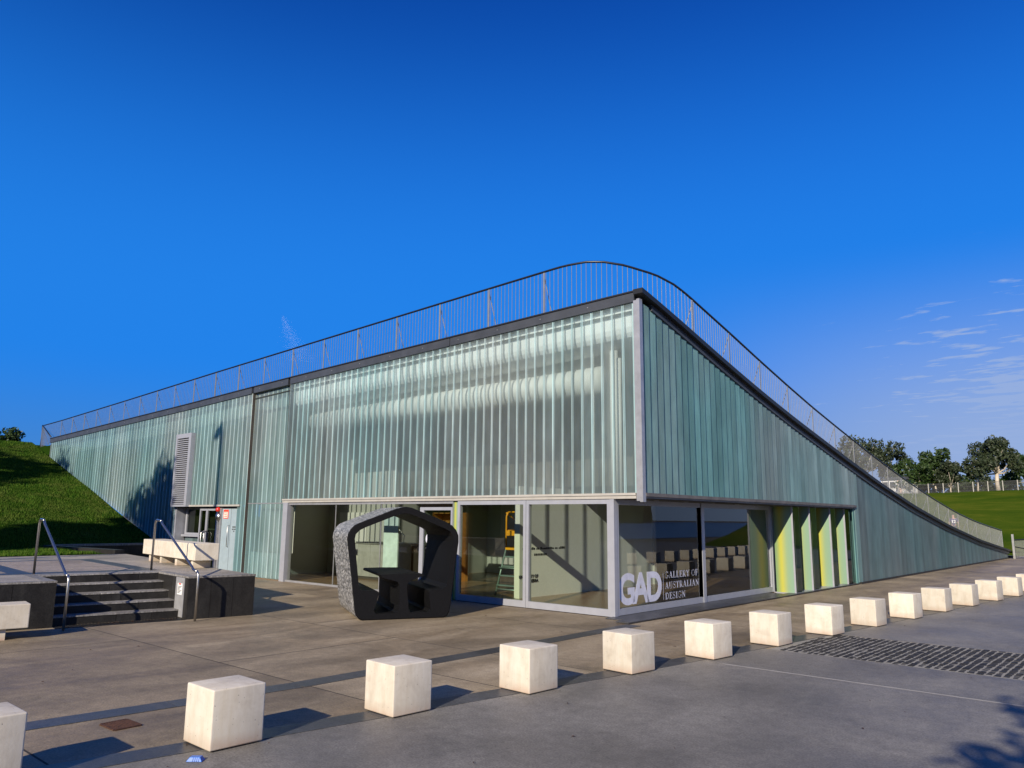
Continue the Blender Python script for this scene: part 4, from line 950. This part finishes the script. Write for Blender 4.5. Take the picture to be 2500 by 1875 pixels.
n = len(OUT)
for i in range(n): bm.faces.new((ofr[i], ofr[(i+1) % n], om[(i+1) % n], om[i]))
n = len(INN)
for i in range(n): bm.faces.new((ifr[i], ifr[(i+1) % n], ibk[(i+1) % n], ibk[i]))
bmesh.ops.recalc_face_normals(bm, faces=bm.faces)
me = bpy.data.meshes.new('inner_body'); bm.to_mesh(me); bm.free(); me.materials.append(MAT['pod_black'])
link('inner_body', me, POD, label='matte black rim, benches and table of the pod')
n = len(OUT); mb = MB()
mb.add([(p[0], c_+.001, p[1]) for p in OUT]+[(p[0], PD-.01, p[1]) for p in OUT]+[(p[0], PD, p[1]) for p in OUTi], [(i, (i+1) % n, n+(i+1) % n, n+i) for i in range(n)]+[(n+i, n+(i+1) % n, 2*n+(i+1) % n, 2*n+i) for i in range(n)])
o = mb.build('outer_skin', 'pod_speckle', POD, label='speckled grey terrazzo outer skin'); o.data.shade_smooth()
try: o.data.set_sharp_from_angle(angle=R(40))
except Exception: pass

# ================================================================== BENCHES AND HANDRAILS ON THE TERRACE
def bench(label, loc, rz_, length, feet):
    t = thing('bench', label, 'bench', loc, rz_, 'white concrete benches')
    MB().box(0, length*.62-.004, 0, .48, .16, .50).build('seat', 'bollard', t, bevel=.012)
    MB().box(length*.62+.004, length, 0, .48, .16, .50).build('seat', 'bollard', t, bevel=.012)
    for f_ in feet: MB().box(f_, f_+.13, .06, .42, 0, .16).build('foot', 'bollard', t)
    return t
# upper bench: near end at the right, running back along the terrace edge
bench('long white concrete bench on the terrace in front of the service doors', (-10.75, -4.17, TZ), R(-8.2), 3.75, (.35, 1.2, 2.3, 3.35))
bench('white concrete bench end at the left picture edge below the terrace', (-5.05, -10.8, 0), R(81), 2.5, (.4, 1.3, 2.1))
def stair_rail(label, v_):
    t = thing('handrail', label, 'handrail', (0, 0, 0), 0, 'stainless stair handrails')
    def p(u, z, dv=0): q = T(u, v_+dv); return Vector((q[0], q[1], z))
    pts = [p(2.15, TZ-.02), p(2.15, TZ+.90), p(2.12, TZ+.955), p(2.06, TZ+.975), p(1.85, TZ+.965), p(1.80, TZ+.95), p(1.74, TZ+.90), p(.02, .90), p(-.03, .865), p(-.09, .85), p(-.22, .835), p(-.27, .81), p(-.29, .76), p(-.29, .0)]
    m_ = MB(); m_.tube(pts[:6], .021, 12); m_.build('post', 'steel', t, smooth=True)
    m_ = MB(); m_.tube(pts[5:11], .021, 12); m_.build('rail', 'steel', t, smooth=True)
    m_ = MB(); m_.tube(pts[10:], .021, 12); m_.build('post', 'steel', t, smooth=True)
    return t
stair_rail('stainless steel handrail at the left side of the terrace stairs', 3.14)
stair_rail('stainless steel handrail at the right side of the terrace stairs', 1.15)
# warning plaque on the stair cheek: an unreadable notice under a red heading
q0 = Vector(T(.60, SV0+.004)); q1 = Vector(T(.18, SV0+.004)); dd = (q1-q0)
pl = tag(MB().add([(q0.x, q0.y, .02), (q1.x, q1.y, .02), (q1.x, q1.y, .70), (q0.x, q0.y, .70), (q0.x-.0, q0.y-.008, .02), (q1.x, q1.y-.008, .02), (q1.x, q1.y-.008, .70), (q0.x, q0.y-.008, .70)], [(0, 1, 2, 3), (4, 7, 6, 5), (0, 4, 5, 1), (1, 5, 6, 2), (2, 6, 7, 3), (3, 7, 4, 0)]).build('notice_plate', 'plaque_metal'), 'pale metal plate with small red headed notice beside the stairs', 'sign')
def notice(a_, b_, z0, z1, mat, nm, d_):
    x0, y0 = q0+dd*a_; x1, y1 = q0+dd*b_; MB().add([(x0, y0-d_, z0), (x1, y1-d_, z0), (x1, y1-d_, z1), (x0, y0-d_, z1), (x0, y0-.008, z0), (x1, y1-.008, z0), (x1, y1-.008, z1), (x0, y0-.008, z1)], [(0, 1, 2, 3), (0, 4, 5, 1), (1, 5, 6, 2), (2, 6, 7, 3), (3, 7, 4, 0)]).build(nm, mat, pl)
notice(.22, .78, .40, .60, 'sign_white', 'notice', .0095)
notice(.36, .62, .575, .597, 'sign_red', 'notice_heading', .011)
for k in range(6): notice(.28, .72-.1*(k % 3), .54-k*.022, .549-k*.022, 'text_black', 'notice_line', .011)

# ================================================================== SMALL THINGS ON THE GROUND
gr = thing('drain_grate', 'rusty square drain grate set in the paving by the leftmost bollards', 'drain', (1.145, -9.322, 0), R(2))
MB().box(-.145, .145, -.105, .105, -.03, .003).build('pit', 'text_black', gr)
for i in range(9): MB().box(-.14, .14, -.1+i*.0235, -.1+i*.0235+.012, .001, .011).build('bar', 'grate_rust', gr)
MB().box(-.15, -.137, -.11, .11, -.02, .012).box(.137, .15, -.11, .11, -.02, .012).box(-.137, .137, .108, .12, -.02, .012).box(-.137, .137, -.12, -.108, -.02, .012).build('frame', 'grate_rust', gr)
mk = thing('survey_marker', 'small bright blue plastic wedge lying by the second bollard', 'marker', (2.56, -9.35, .004), R(42)); mk.scale = (.8, .8, .8)
MB().hexa([(-.075, -.045, 0), (.075, -.045, 0), (.075, .045, 0), (-.075, .045, 0)], [(-.045, -.025, .038), (.05, -.025, .038), (.05, .03, .038), (-.045, .03, .038)]).build('body', 'cyan_plastic', mk, bevel=.004)
for i in range(4): MB().hexa([(-.02+i*.018, -.046, .004), (-.010+i*.018, -.046, .004), (-.010+i*.018, -.030, .034), (-.02+i*.018, -.030, .034)], [(-.02+i*.018, -.049, .006), (-.010+i*.018, -.049, .006), (-.010+i*.018, -.033, .036), (-.02+i*.018, -.033, .036)]).build('rib', 'cyan_plastic', mk)
# a few dry leaves and scraps blown on the paving
mb = MB()
for i in range(140):
    if i < 60: p = T(random.uniform(-.05, .36), random.uniform(1.3, 3.1)); z = .012
    else: p = (random.uniform(-4, 7), random.uniform(-10, 6)); z = .010
    a = random.uniform(0, 6.28); l = random.uniform(.008, .028); w = l*.4
    c, s_ = math.cos(a), math.sin(a); mb.add([(p[0]-c*l, p[1]-s_*l, z), (p[0]+s_*w, p[1]-c*w, z+.008), (p[0]+c*l, p[1]+s_*l, z), (p[0]-s_*w, p[1]+c*w, z+.006)], [(0, 1, 2, 3)])
lf = mb.build('fallen_leaves', 'grate_rust'); lf['kind'] = 'stuff'; lf['label'] = 'dry brown leaf scraps scattered on the paving'; lf['category'] = 'leaves'

# ================================================================== INSIDE THE GALLERY
LD = thing('platform_ladder', 'yellow and grey warehouse ladder standing inside the glass doors', 'ladder', (-4.15, 1.9, .012), R(0))
def tb(nm, pts, r, mat): m_ = MB(); m_.tube(pts, r, 8); m_.build(nm, mat, LD, smooth=True)
for s_ in (-.36, .36):
    tb('upright', [(s_, -.3, .0), (s_+(.06 if s_ < 0 else -.06), .0, 1.05)], .022, 'ladder_blue'); tb('upright', [(s_, .55, .0), (s_+(.06 if s_ < 0 else -.06), .35, 1.05)], .022, 'ladder_blue')
    e = s_+(.06 if s_ < 0 else -.06)
    tb('guard', [(e, .0, 1.05), (e+.01, .0, 1.85), (e+(.05 if s_ < 0 else -.05), .02, 1.95)], .022, 'ladder_yellow'); tb('guard', [(e, .38, 1.05), (e, .38, 1.75)], .02, 'ladder_yellow'); tb('guard', [(e, .0, 1.5), (e, .38, 1.5)], .02, 'ladder_yellow'); tb('guard', [(e, .0, 1.93), (e, .38, 1.74)], .02, 'ladder_yellow')
tb('guard', [(-.25, .02, 1.95), (.25, .02, 1.95)], .022, 'ladder_yellow')
MB().box(-.30, .30, -.012, .012, 1.38, 1.50).build('guard_plate', 'ladder_yellow', LD); MB().box(-.31, .31, -.02, .40, 1.04, 1.12).build('platform', 'ladder_yellow', LD)
for k in range(4): MB().box(-.33, .33, -.30+k*.08, -.15+k*.08, .20+k*.22, .23+k*.22).build('tread', 'ladder_blue', LD)
tb('brace', [(-.34, -.25, .12), (.34, -.25, .12)], .018, 'ladder_blue'); tb('brace', [(-.34, -.2, .62), (.34, -.2, .62)], .018, 'ladder_blue')
DK = thing('reception_desk', 'grey panelled reception counter behind the shopfront glass', 'desk', (-9.4, 2.4, .012))
for i in range(4): MB().box(-1.2+i*.6+.004, -1.2+(i+1)*.6-.004, -.3, -.27, .08, 1.02).build('panel', 'desk_grey', DK)
MB().box(-1.25, 1.25, -.34, .4, 1.02, 1.07).build('top', 'desk_grey', DK); MB().box(-1.2, 1.2, -.265, .35, .0, 1.02).build('body', 'interior_dark', DK)
LM = thing('desk_lamp', 'small white jointed desk lamp on the reception counter', 'lamp', (-8.75, 2.3, 1.082))
m_ = MB(); m_.tube([(0, 0, 0), (0, 0, .02)], .08, 16); m_.build('base', 'white_paint', LM)
m_ = MB(); m_.tube([(0, 0, .02), (.02, 0, .22), (-.42, 0, .52)], .012, 8); m_.build('arm', 'white_paint', LM)
m_ = MB(); m_.tube([(-.42, 0, .56), (-.46, 0, .50), (-.52, 0, .42)], [.02, .05, .085], 14); m_.build('shade', 'white_paint', LM, smooth=True)
SH = thing('timber_shelf', 'orange timber shelving unit deep inside the gallery', 'shelf', (-8.2, 3.6, .012))
for s_ in (-.55, .55): MB().box(s_-.02, s_+.02, -.2, .2, 0, 1.95).build('side', 'timber_orange', SH)
for z in (.05, .45, .9, 1.3, 1.65, 1.92): MB().box(-.53, .53, -.19, .19, z, z+.025).build('board', 'timber_orange', SH)
MB().box(-.53, .53, .19, .205, 0, 1.95).build('back', 'timber_orange', SH)
PB = tag(MB().box(-8.55, -7.95, 1.4, 1.44, .012, 1.85).build('display_panel', 'pale_blue'), 'pale blue freestanding panel behind the pod, inside the glass', 'panel')
mb = MB(); mb.box(-8.3, -7.9, 1.3, 1.55, .012, .05); mb.build('base', 'frame_white', PB)

# ================================================================== TREES
def tree(label, base, height, spread, seed, leaves=3000, leaf=.28, mat='leaves_grey', clumps=9, bark='bark', crown_from=.38, group=None, lean=(0, 0), name='eucalyptus_tree', trunk_r=None, squash=.8):
    r_ = np.random.default_rng(seed); rr = random.Random(seed)
    t = thing(name, label, 'tree', base, rr.uniform(0, 6.28), group)
    mb = MB(); h0 = height*crown_from; tr = trunk_r or height*.019
    fork = Vector((lean[0]*h0, lean[1]*h0, h0*.8))
    mb.tube([(0, 0, -.2), tuple(fork*.45+Vector((rr.uniform(-.05, .05)*height*.3, rr.uniform(-.05, .05)*height*.3, 0))), tuple(fork)], [tr*1.25, tr, tr*.85], 8)
    cents = []
    for i in range(clumps):
        a = 2.4*i+rr.uniform(-.5, .5); rad = spread*(.25+.75*rr.random()**.7); zz = h0+(height-h0)*(-.02+.88*(i+rr.random())/clumps)
        rad *= 1-.55*max(0, (zz-h0)/(height-h0)-.45)
        c = Vector((math.cos(a)*rad+lean[0]*height*.8, math.sin(a)*rad+lean[1]*height*.8, zz)); cents.append(c)
        mid = fork.lerp(c, .5)+Vector((rr.uniform(-.1, .1)*spread, rr.uniform(-.1, .1)*spread, -.06*height))
        mb.tube([tuple(fork), tuple(mid), tuple(c)], [tr*.55, tr*.32, tr*.10], 6)
        for _ in range(2):
            q = c+Vector((rr.uniform(-1, 1), rr.uniform(-1, 1), rr.uniform(-.3, .7)))*spread*.33; mb.tube([tuple(mid.lerp(c, .6)), tuple(q)], [tr*.16, tr*.05], 5)
    mb.build('trunk', bark, t, smooth=True)
    cl = np.array([tuple(c) for c in cents]); cr = spread*r_.uniform(.36, .58, clumps)
    k = r_.integers(0, clumps, leaves); d = r_.normal(size=(leaves, 3)); d /= np.linalg.norm(d, axis=1)[:, None]
    rad = cr[k]*r_.uniform(.25, 1.0, leaves)**.45*(1+.35*np.sin(d[:, 0]*5+k)*np.sin(d[:, 1]*4+k*2))
    pos = cl[k]+d*rad[:, None]*np.array([1, 1, squash])
    u = r_.normal(size=(leaves, 3)); u[:, 2] -= .6; u /= np.linalg.norm(u, axis=1)[:, None]; v_ = np.cross(u, r_.normal(size=(leaves, 3))); v_ /= np.linalg.norm(v_, axis=1)[:, None]
    s = leaf*r_.uniform(.55, 1.2, leaves)[:, None]
    q = np.stack([pos-u*s, pos+v_*s*.42, pos+u*s, pos-v_*s*.42], 1)
    link('crown', fast_mesh('crown', q.reshape(-1, 3), 4, mat), t)
    return t
def hill_pt(px_, py_, d):       # a point on a sight line of the photograph, at its real distance
    r_ = Fv+Rv*((px_-1250)/1862.1)-Uv*((py_-937.5)/1862.1); k = d/math.hypot(r_.x, r_.y); return CAM+r_*k
def on_hill(px_, d):
    p = hill_pt(px_, 1200, d); a = math.degrees(math.atan2(p.x-CAM.x, p.y-CAM.y)); return Vector((p.x, p.y, zhill(a, d)-.1))
G = 'gum trees along the fence on the hill'
tree('tall spreading gum behind the roof railing, left of the group on the hill', on_hill(2112, 124), 8.3, 2.9, 11, 4200, .27, clumps=12, crown_from=.45, group=G)
tree('gum with open crown and pale forked trunk beside the railing', on_hill(2172, 127), 7.4, 2.4, 12, 3600, .26, clumps=10, crown_from=.42, group=G)
tree('low dark bushy gum just right of the railing', on_hill(2228, 122), 4.9, 2.2, 13, 3200, .26, 'leaves_green', clumps=9, crown_from=.22, group=G)
tree('mid height bright green gum at the middle of the hill crest', on_hill(2285, 126), 6.3, 2.1, 14, 4200, .28, 'leaves_green', clumps=11, crown_from=.25, group=G)
tree('small rounded gum beside the bright green one on the crest', on_hill(2322, 123), 4.6, 1.8, 15, 2600, .24, clumps=8, crown_from=.2, group=G)
tree('sparse leaning gum with bare pale branches on the crest', on_hill(2388, 122), 5.0, 1.9, 16, 1700, .25, clumps=8, crown_from=.45, lean=(.1, -.1), group=G)
tree('broad dense gum with thick pale trunk at right of the crest', on_hill(2438, 124), 7.5, 2.5, 17, 5200, .26, clumps=13, crown_from=.40, group=G, trunk_r=.26)
tree('gum cut by the right picture edge behind the fence', on_hill(2506, 128), 5.4, 2.0, 18, 3400, .28, 'leaves_green', clumps=10, crown_from=.3, group=G)
for i, (px_, d) in enumerate(((2262, 133), (2350, 136), (2410, 140), (2470, 138), (2205, 135))):
    tree('low scrubby bush behind the hill fence, %s of five from the left' % ['second', 'third', 'fourth', 'last', 'first'][i], on_hill(px_, d), 3.2, 2.3, 30+i, 1800, .26, 'leaves_green' if i % 2 else 'leaves_grey', clumps=8, crown_from=.05, group='bushes behind the hill fence', name='bush')
p = hill_pt(10, 1066, 52); tree('dark round tree top above the lawn at the far left', (p.x, p.y, 4.75), 1.85, 1.0, 41, 2600, .14, 'leaves_green', clumps=8, crown_from=.15)
p = hill_pt(42, 1080, 56); tree('smaller tree top peeping over the lawn beside the first', (p.x, p.y, 4.75), 1.05, .7, 42, 1800, .14, 'leaves_green', clumps=7, crown_from=.1)
# trees out of frame whose shadows fall into the picture
def shade_tree(label, target, t_, r_c, crown_h, seed, leaves, leaf, up=0., name='shade_tree'):
    c = Vector(target)+SDIR*t_; base_z = zbank(c.x, c.y) if c.x < -14.3 else 0.
    h = c.z-base_z+crown_h*.6
    return tree(label, (c.x, c.y, base_z), h, r_c, seed, leaves, leaf, 'leaves_green', clumps=14, bark='bark_dark', crown_from=max(.25, (c.z-base_z-crown_h)/h), group='trees casting shadows from outside the picture', name=name)
shade_tree('tree outside the picture whose shadow falls on the glass beside the louvre', (-20.3, -.05, 1.3), 22, 2.0, 2.6, 51, 5200, .26)
shade_tree('large tree outside the picture shading the top of the lawn', (-29.5, -6.0, 3.6), 19, 4.4, 3.8, 52, 11000, .30)
shade_tree('tree outside the picture shading the foot of the lawn', (-18.9, -6.6, .9), 22, 2.4, 1.6, 53, 4600, .26)
shade_tree('tree behind the camera whose leaves shade the forecourt corner', (8.3, -4.2, 0), 13, 1.75, 2.2, 54, 2200, .15)

# ================================================================== HILL FENCE, PAVILION, PERSON, WATER JET
FN = thing('hill_fence', 'post and wire fence along the crest of the green hill', 'fence', (0, 0, 0))
fp = [on_hill(px_, 119) for px_ in np.arange(2085, 2800, 36.5)]
for p in fp: MB().box(p.x-.05, p.x+.05, p.y-.05, p.y+.05, p.z-.1, p.z+1.4).build('post', 'post_concrete', FN)
mb = MB()
for a, b in zip(fp[:-1], fp[1:]):
    for hz in (.25, .8, 1.3): mb.tube([a+Vector((0, 0, hz)), b+Vector((0, 0, hz))], .014, 4, cap=False)
    for k_ in range(14):
        q = a.lerp(b, (k_+.5)/14); mb.box(q.x-.012, q.x+.012, q.y-.012, q.y+.012, q.z+.05, q.z+1.35)
mb.build('wire', 'fence_wire', FN, kind='stuff')
b0 = on_hill(2178, 121)
PV = thing('white_pavilion', 'small white pavilion with dark roof glimpsed between the gum trunks', 'building', tuple(b0), R(-20))
MB().box(-1.6, 1.9, 0, 3, .0, 2.0).build('wall', 'white_paint', PV); MB().hexa([(-1.8, -.2, 2.0), (2.2, -.2, 2.0), (2.2, 3.2, 2.0), (-1.8, 3.2, 2.0)], [(-1.6, .2, 2.3), (2.0, .2, 2.4), (2.0, 3.0, 2.4), (-1.6, 3.0, 2.3)]).build('roof', 'dark_roof', PV)
for x in (-1.3, -.2): MB().box(x, x+.7, -.04, .0, .9, 1.7).build('window', 'dark_roof', PV)
MB().box(.9, 1.6, -.04, .0, .0, 2.0).build('door', 'sign_pale', PV)

# person walking away on the lawn behind the railing, number 12 on the back
pp = hill_pt(2327, 1262, 66); paz = math.degrees(math.atan2(pp.x-CAM.x, pp.y-CAM.y)); pz = zhill(paz, 66)
PER = thing('person', 'person seen from behind in a dark purple shirt with a white number 12', 'person', (pp.x, pp.y, pz), math.radians(-paz))
def skin_mesh(name, verts, edges, radii, mat, parent, levels=1):
    me = bpy.data.meshes.new(name); me.from_pydata(verts, edges, []); o = bpy.data.objects.new(name, me); COL.objects.link(o)
    md = o.modifiers.new('s', 'SKIN'); 
    for i, sv in enumerate(me.skin_vertices[0].data): sv.radius = radii[i] if isinstance(radii[i], tuple) else (radii[i],)*2; sv.use_root = (i == 0)
    sb = o.modifiers.new('u', 'SUBSURF'); sb.levels = levels; sb.render_levels = levels
    bpy.context.view_layer.update(); dg = bpy.context.evaluated_depsgraph_get(); m2 = bpy.data.meshes.new_from_object(o.evaluated_get(dg)); bpy.data.objects.remove(o)
    m2.materials.clear(); m2.materials.append(MAT[mat]); m2.shade_smooth(); return link(name, m2, parent)
bv = [(0, 0, .95), (0, 0, 1.15), (0, .01, 1.38), (0, .01, 1.50), (0, .02, 1.62), (0, .03, 1.74), (-.20, .0, 1.42), (-.29, -.02, 1.15), (-.27, .10, .92), (-.27, .14, .84), (.20, .0, 1.42), (.30, -.02, 1.15), (.30, .10, .92), (.30, .14, .84), (-.10, 0, .90), (-.11, .10, .50), (-.11, .02, .08), (-.11, .16, .04), (.10, 0, .90), (.11, -.02, .50), (.11, -.22, .12), (.11, -.10, .04)]
be = [(0, 1), (1, 2), (2, 3), (3, 4), (4, 5), (2, 6), (6, 7), (7, 8), (8, 9), (2, 10), (10, 11), (11, 12), (12, 13), (0, 14), (14, 15), (15, 16), (16, 17), (0, 18), (18, 19), (19, 20), (20, 21)]
br = [(.15, .11), (.15, .11), (.19, .11), .055, .085, .085, .075, .05, .038, .045, .075, .05, .038, .045, .09, .062, .042, .045, .09, .062, .042, .045]
skin_mesh('body', bv, be, br, 'skin', PER, 2)
sv_ = [(0, 0, .90), (0, 0, 1.12), (0, .008, 1.38), (0, .01, 1.47), (-.205, 0, 1.42), (-.27, -.01, 1.20), (.205, 0, 1.42), (.28, -.01, 1.20)]
skin_mesh('shirt', sv_, [(0, 1), (1, 2), (2, 3), (2, 4), (4, 5), (2, 6), (6, 7)], [(.175, .13), (.175, .13), (.205, .13), .07, .09, .07, .09, .07], 'shirt_purple', PER, 2)
tv = [(0, 0, .93), (-.10, 0, .88), (-.11, .10, .50), (-.11, .03, .12), (.10, 0, .88), (.11, -.02, .50), (.11, -.2, .17)]
skin_mesh('trousers', tv, [(0, 1), (1, 2), (2, 3), (0, 4), (4, 5), (5, 6)], [(.165, .125), .11, .08, .065, .11, .08, .065], 'trousers', PER, 2)
hv = [(0, .02, 1.70), (0, .015, 1.77)]; skin_mesh('hair', hv, [(0, 1)], [.088, .085], 'bark_dark', PER, 1)
text_obj('shirt_number', '12', .30, 'sign_white', PER, (0, -.150, 1.15), (R(90), 0, 0), offset=.012, align='CENTER', extrude=.012)

# fountain spray beyond the building: drifting fine droplets
J = hill_pt(690, 800, 240); tx_ = Rv; N = 60000
tt = rng.uniform(0, 1, N)**.75; drop = rng.normal(0, 1, N)
ww = .5+4.6*tt
q = np.empty((N, 3)); off = tt*7.5+drop*ww*.55-ww*.35; hz = 3.6-14*tt+rng.normal(0, .5, N)
dens_keep = rng.uniform(0, 1, N) < np.exp(-((off-tt*7.5)/(ww*1.2))**2)*.8+.12
q[:, 0] = J.x+tx_.x*off; q[:, 1] = J.y+tx_.y*off; q[:, 2] = J.z+hz; q = q[dens_keep]; N = len(q); s = rng.uniform(.004, .0085, N)[:, None]
a1 = rng.normal(size=(N, 3)); a1 /= np.linalg.norm(a1, axis=1)[:, None]; a2 = np.cross(a1, rng.normal(size=(N, 3))); a2 /= np.linalg.norm(a2, axis=1)[:, None]
sp = link('water_jet', fast_mesh('water_jet', np.stack([q-a1*s, q+a2*s, q+a1*s, q-a2*s], 1).reshape(-1, 3), 4, 'spray')); sp['kind'] = 'stuff'; sp['label'] = 'faint white fountain spray rising above the roof railing'; sp['category'] = 'spray'

lp = Vector((-15.25, -.05, 0))+Vector((SDIR.x, SDIR.y, 0)).normalized()*15
LPT = thing('lamp_post', 'tall lamp post outside the picture casting a stripe of shadow on the glass', 'lamp post', (lp.x, lp.y, TZ-.01))
m_ = MB(); m_.tube([(0, 0, 0), (0, 0, 11.2)], [.13, .09], 12); m_.build('pole', 'galvanised', LPT, smooth=True)
m_ = MB(); m_.tube([(0, 0, 11.2), (.0, -.1, 11.5), (.0, -.6, 11.6)], [.06, .06, .05], 8); m_.build('arm', 'galvanised', LPT)
MB().box(-.15, .15, -1.1, -.55, 11.5, 11.62).build('lamp_head', 'galvanised', LPT)
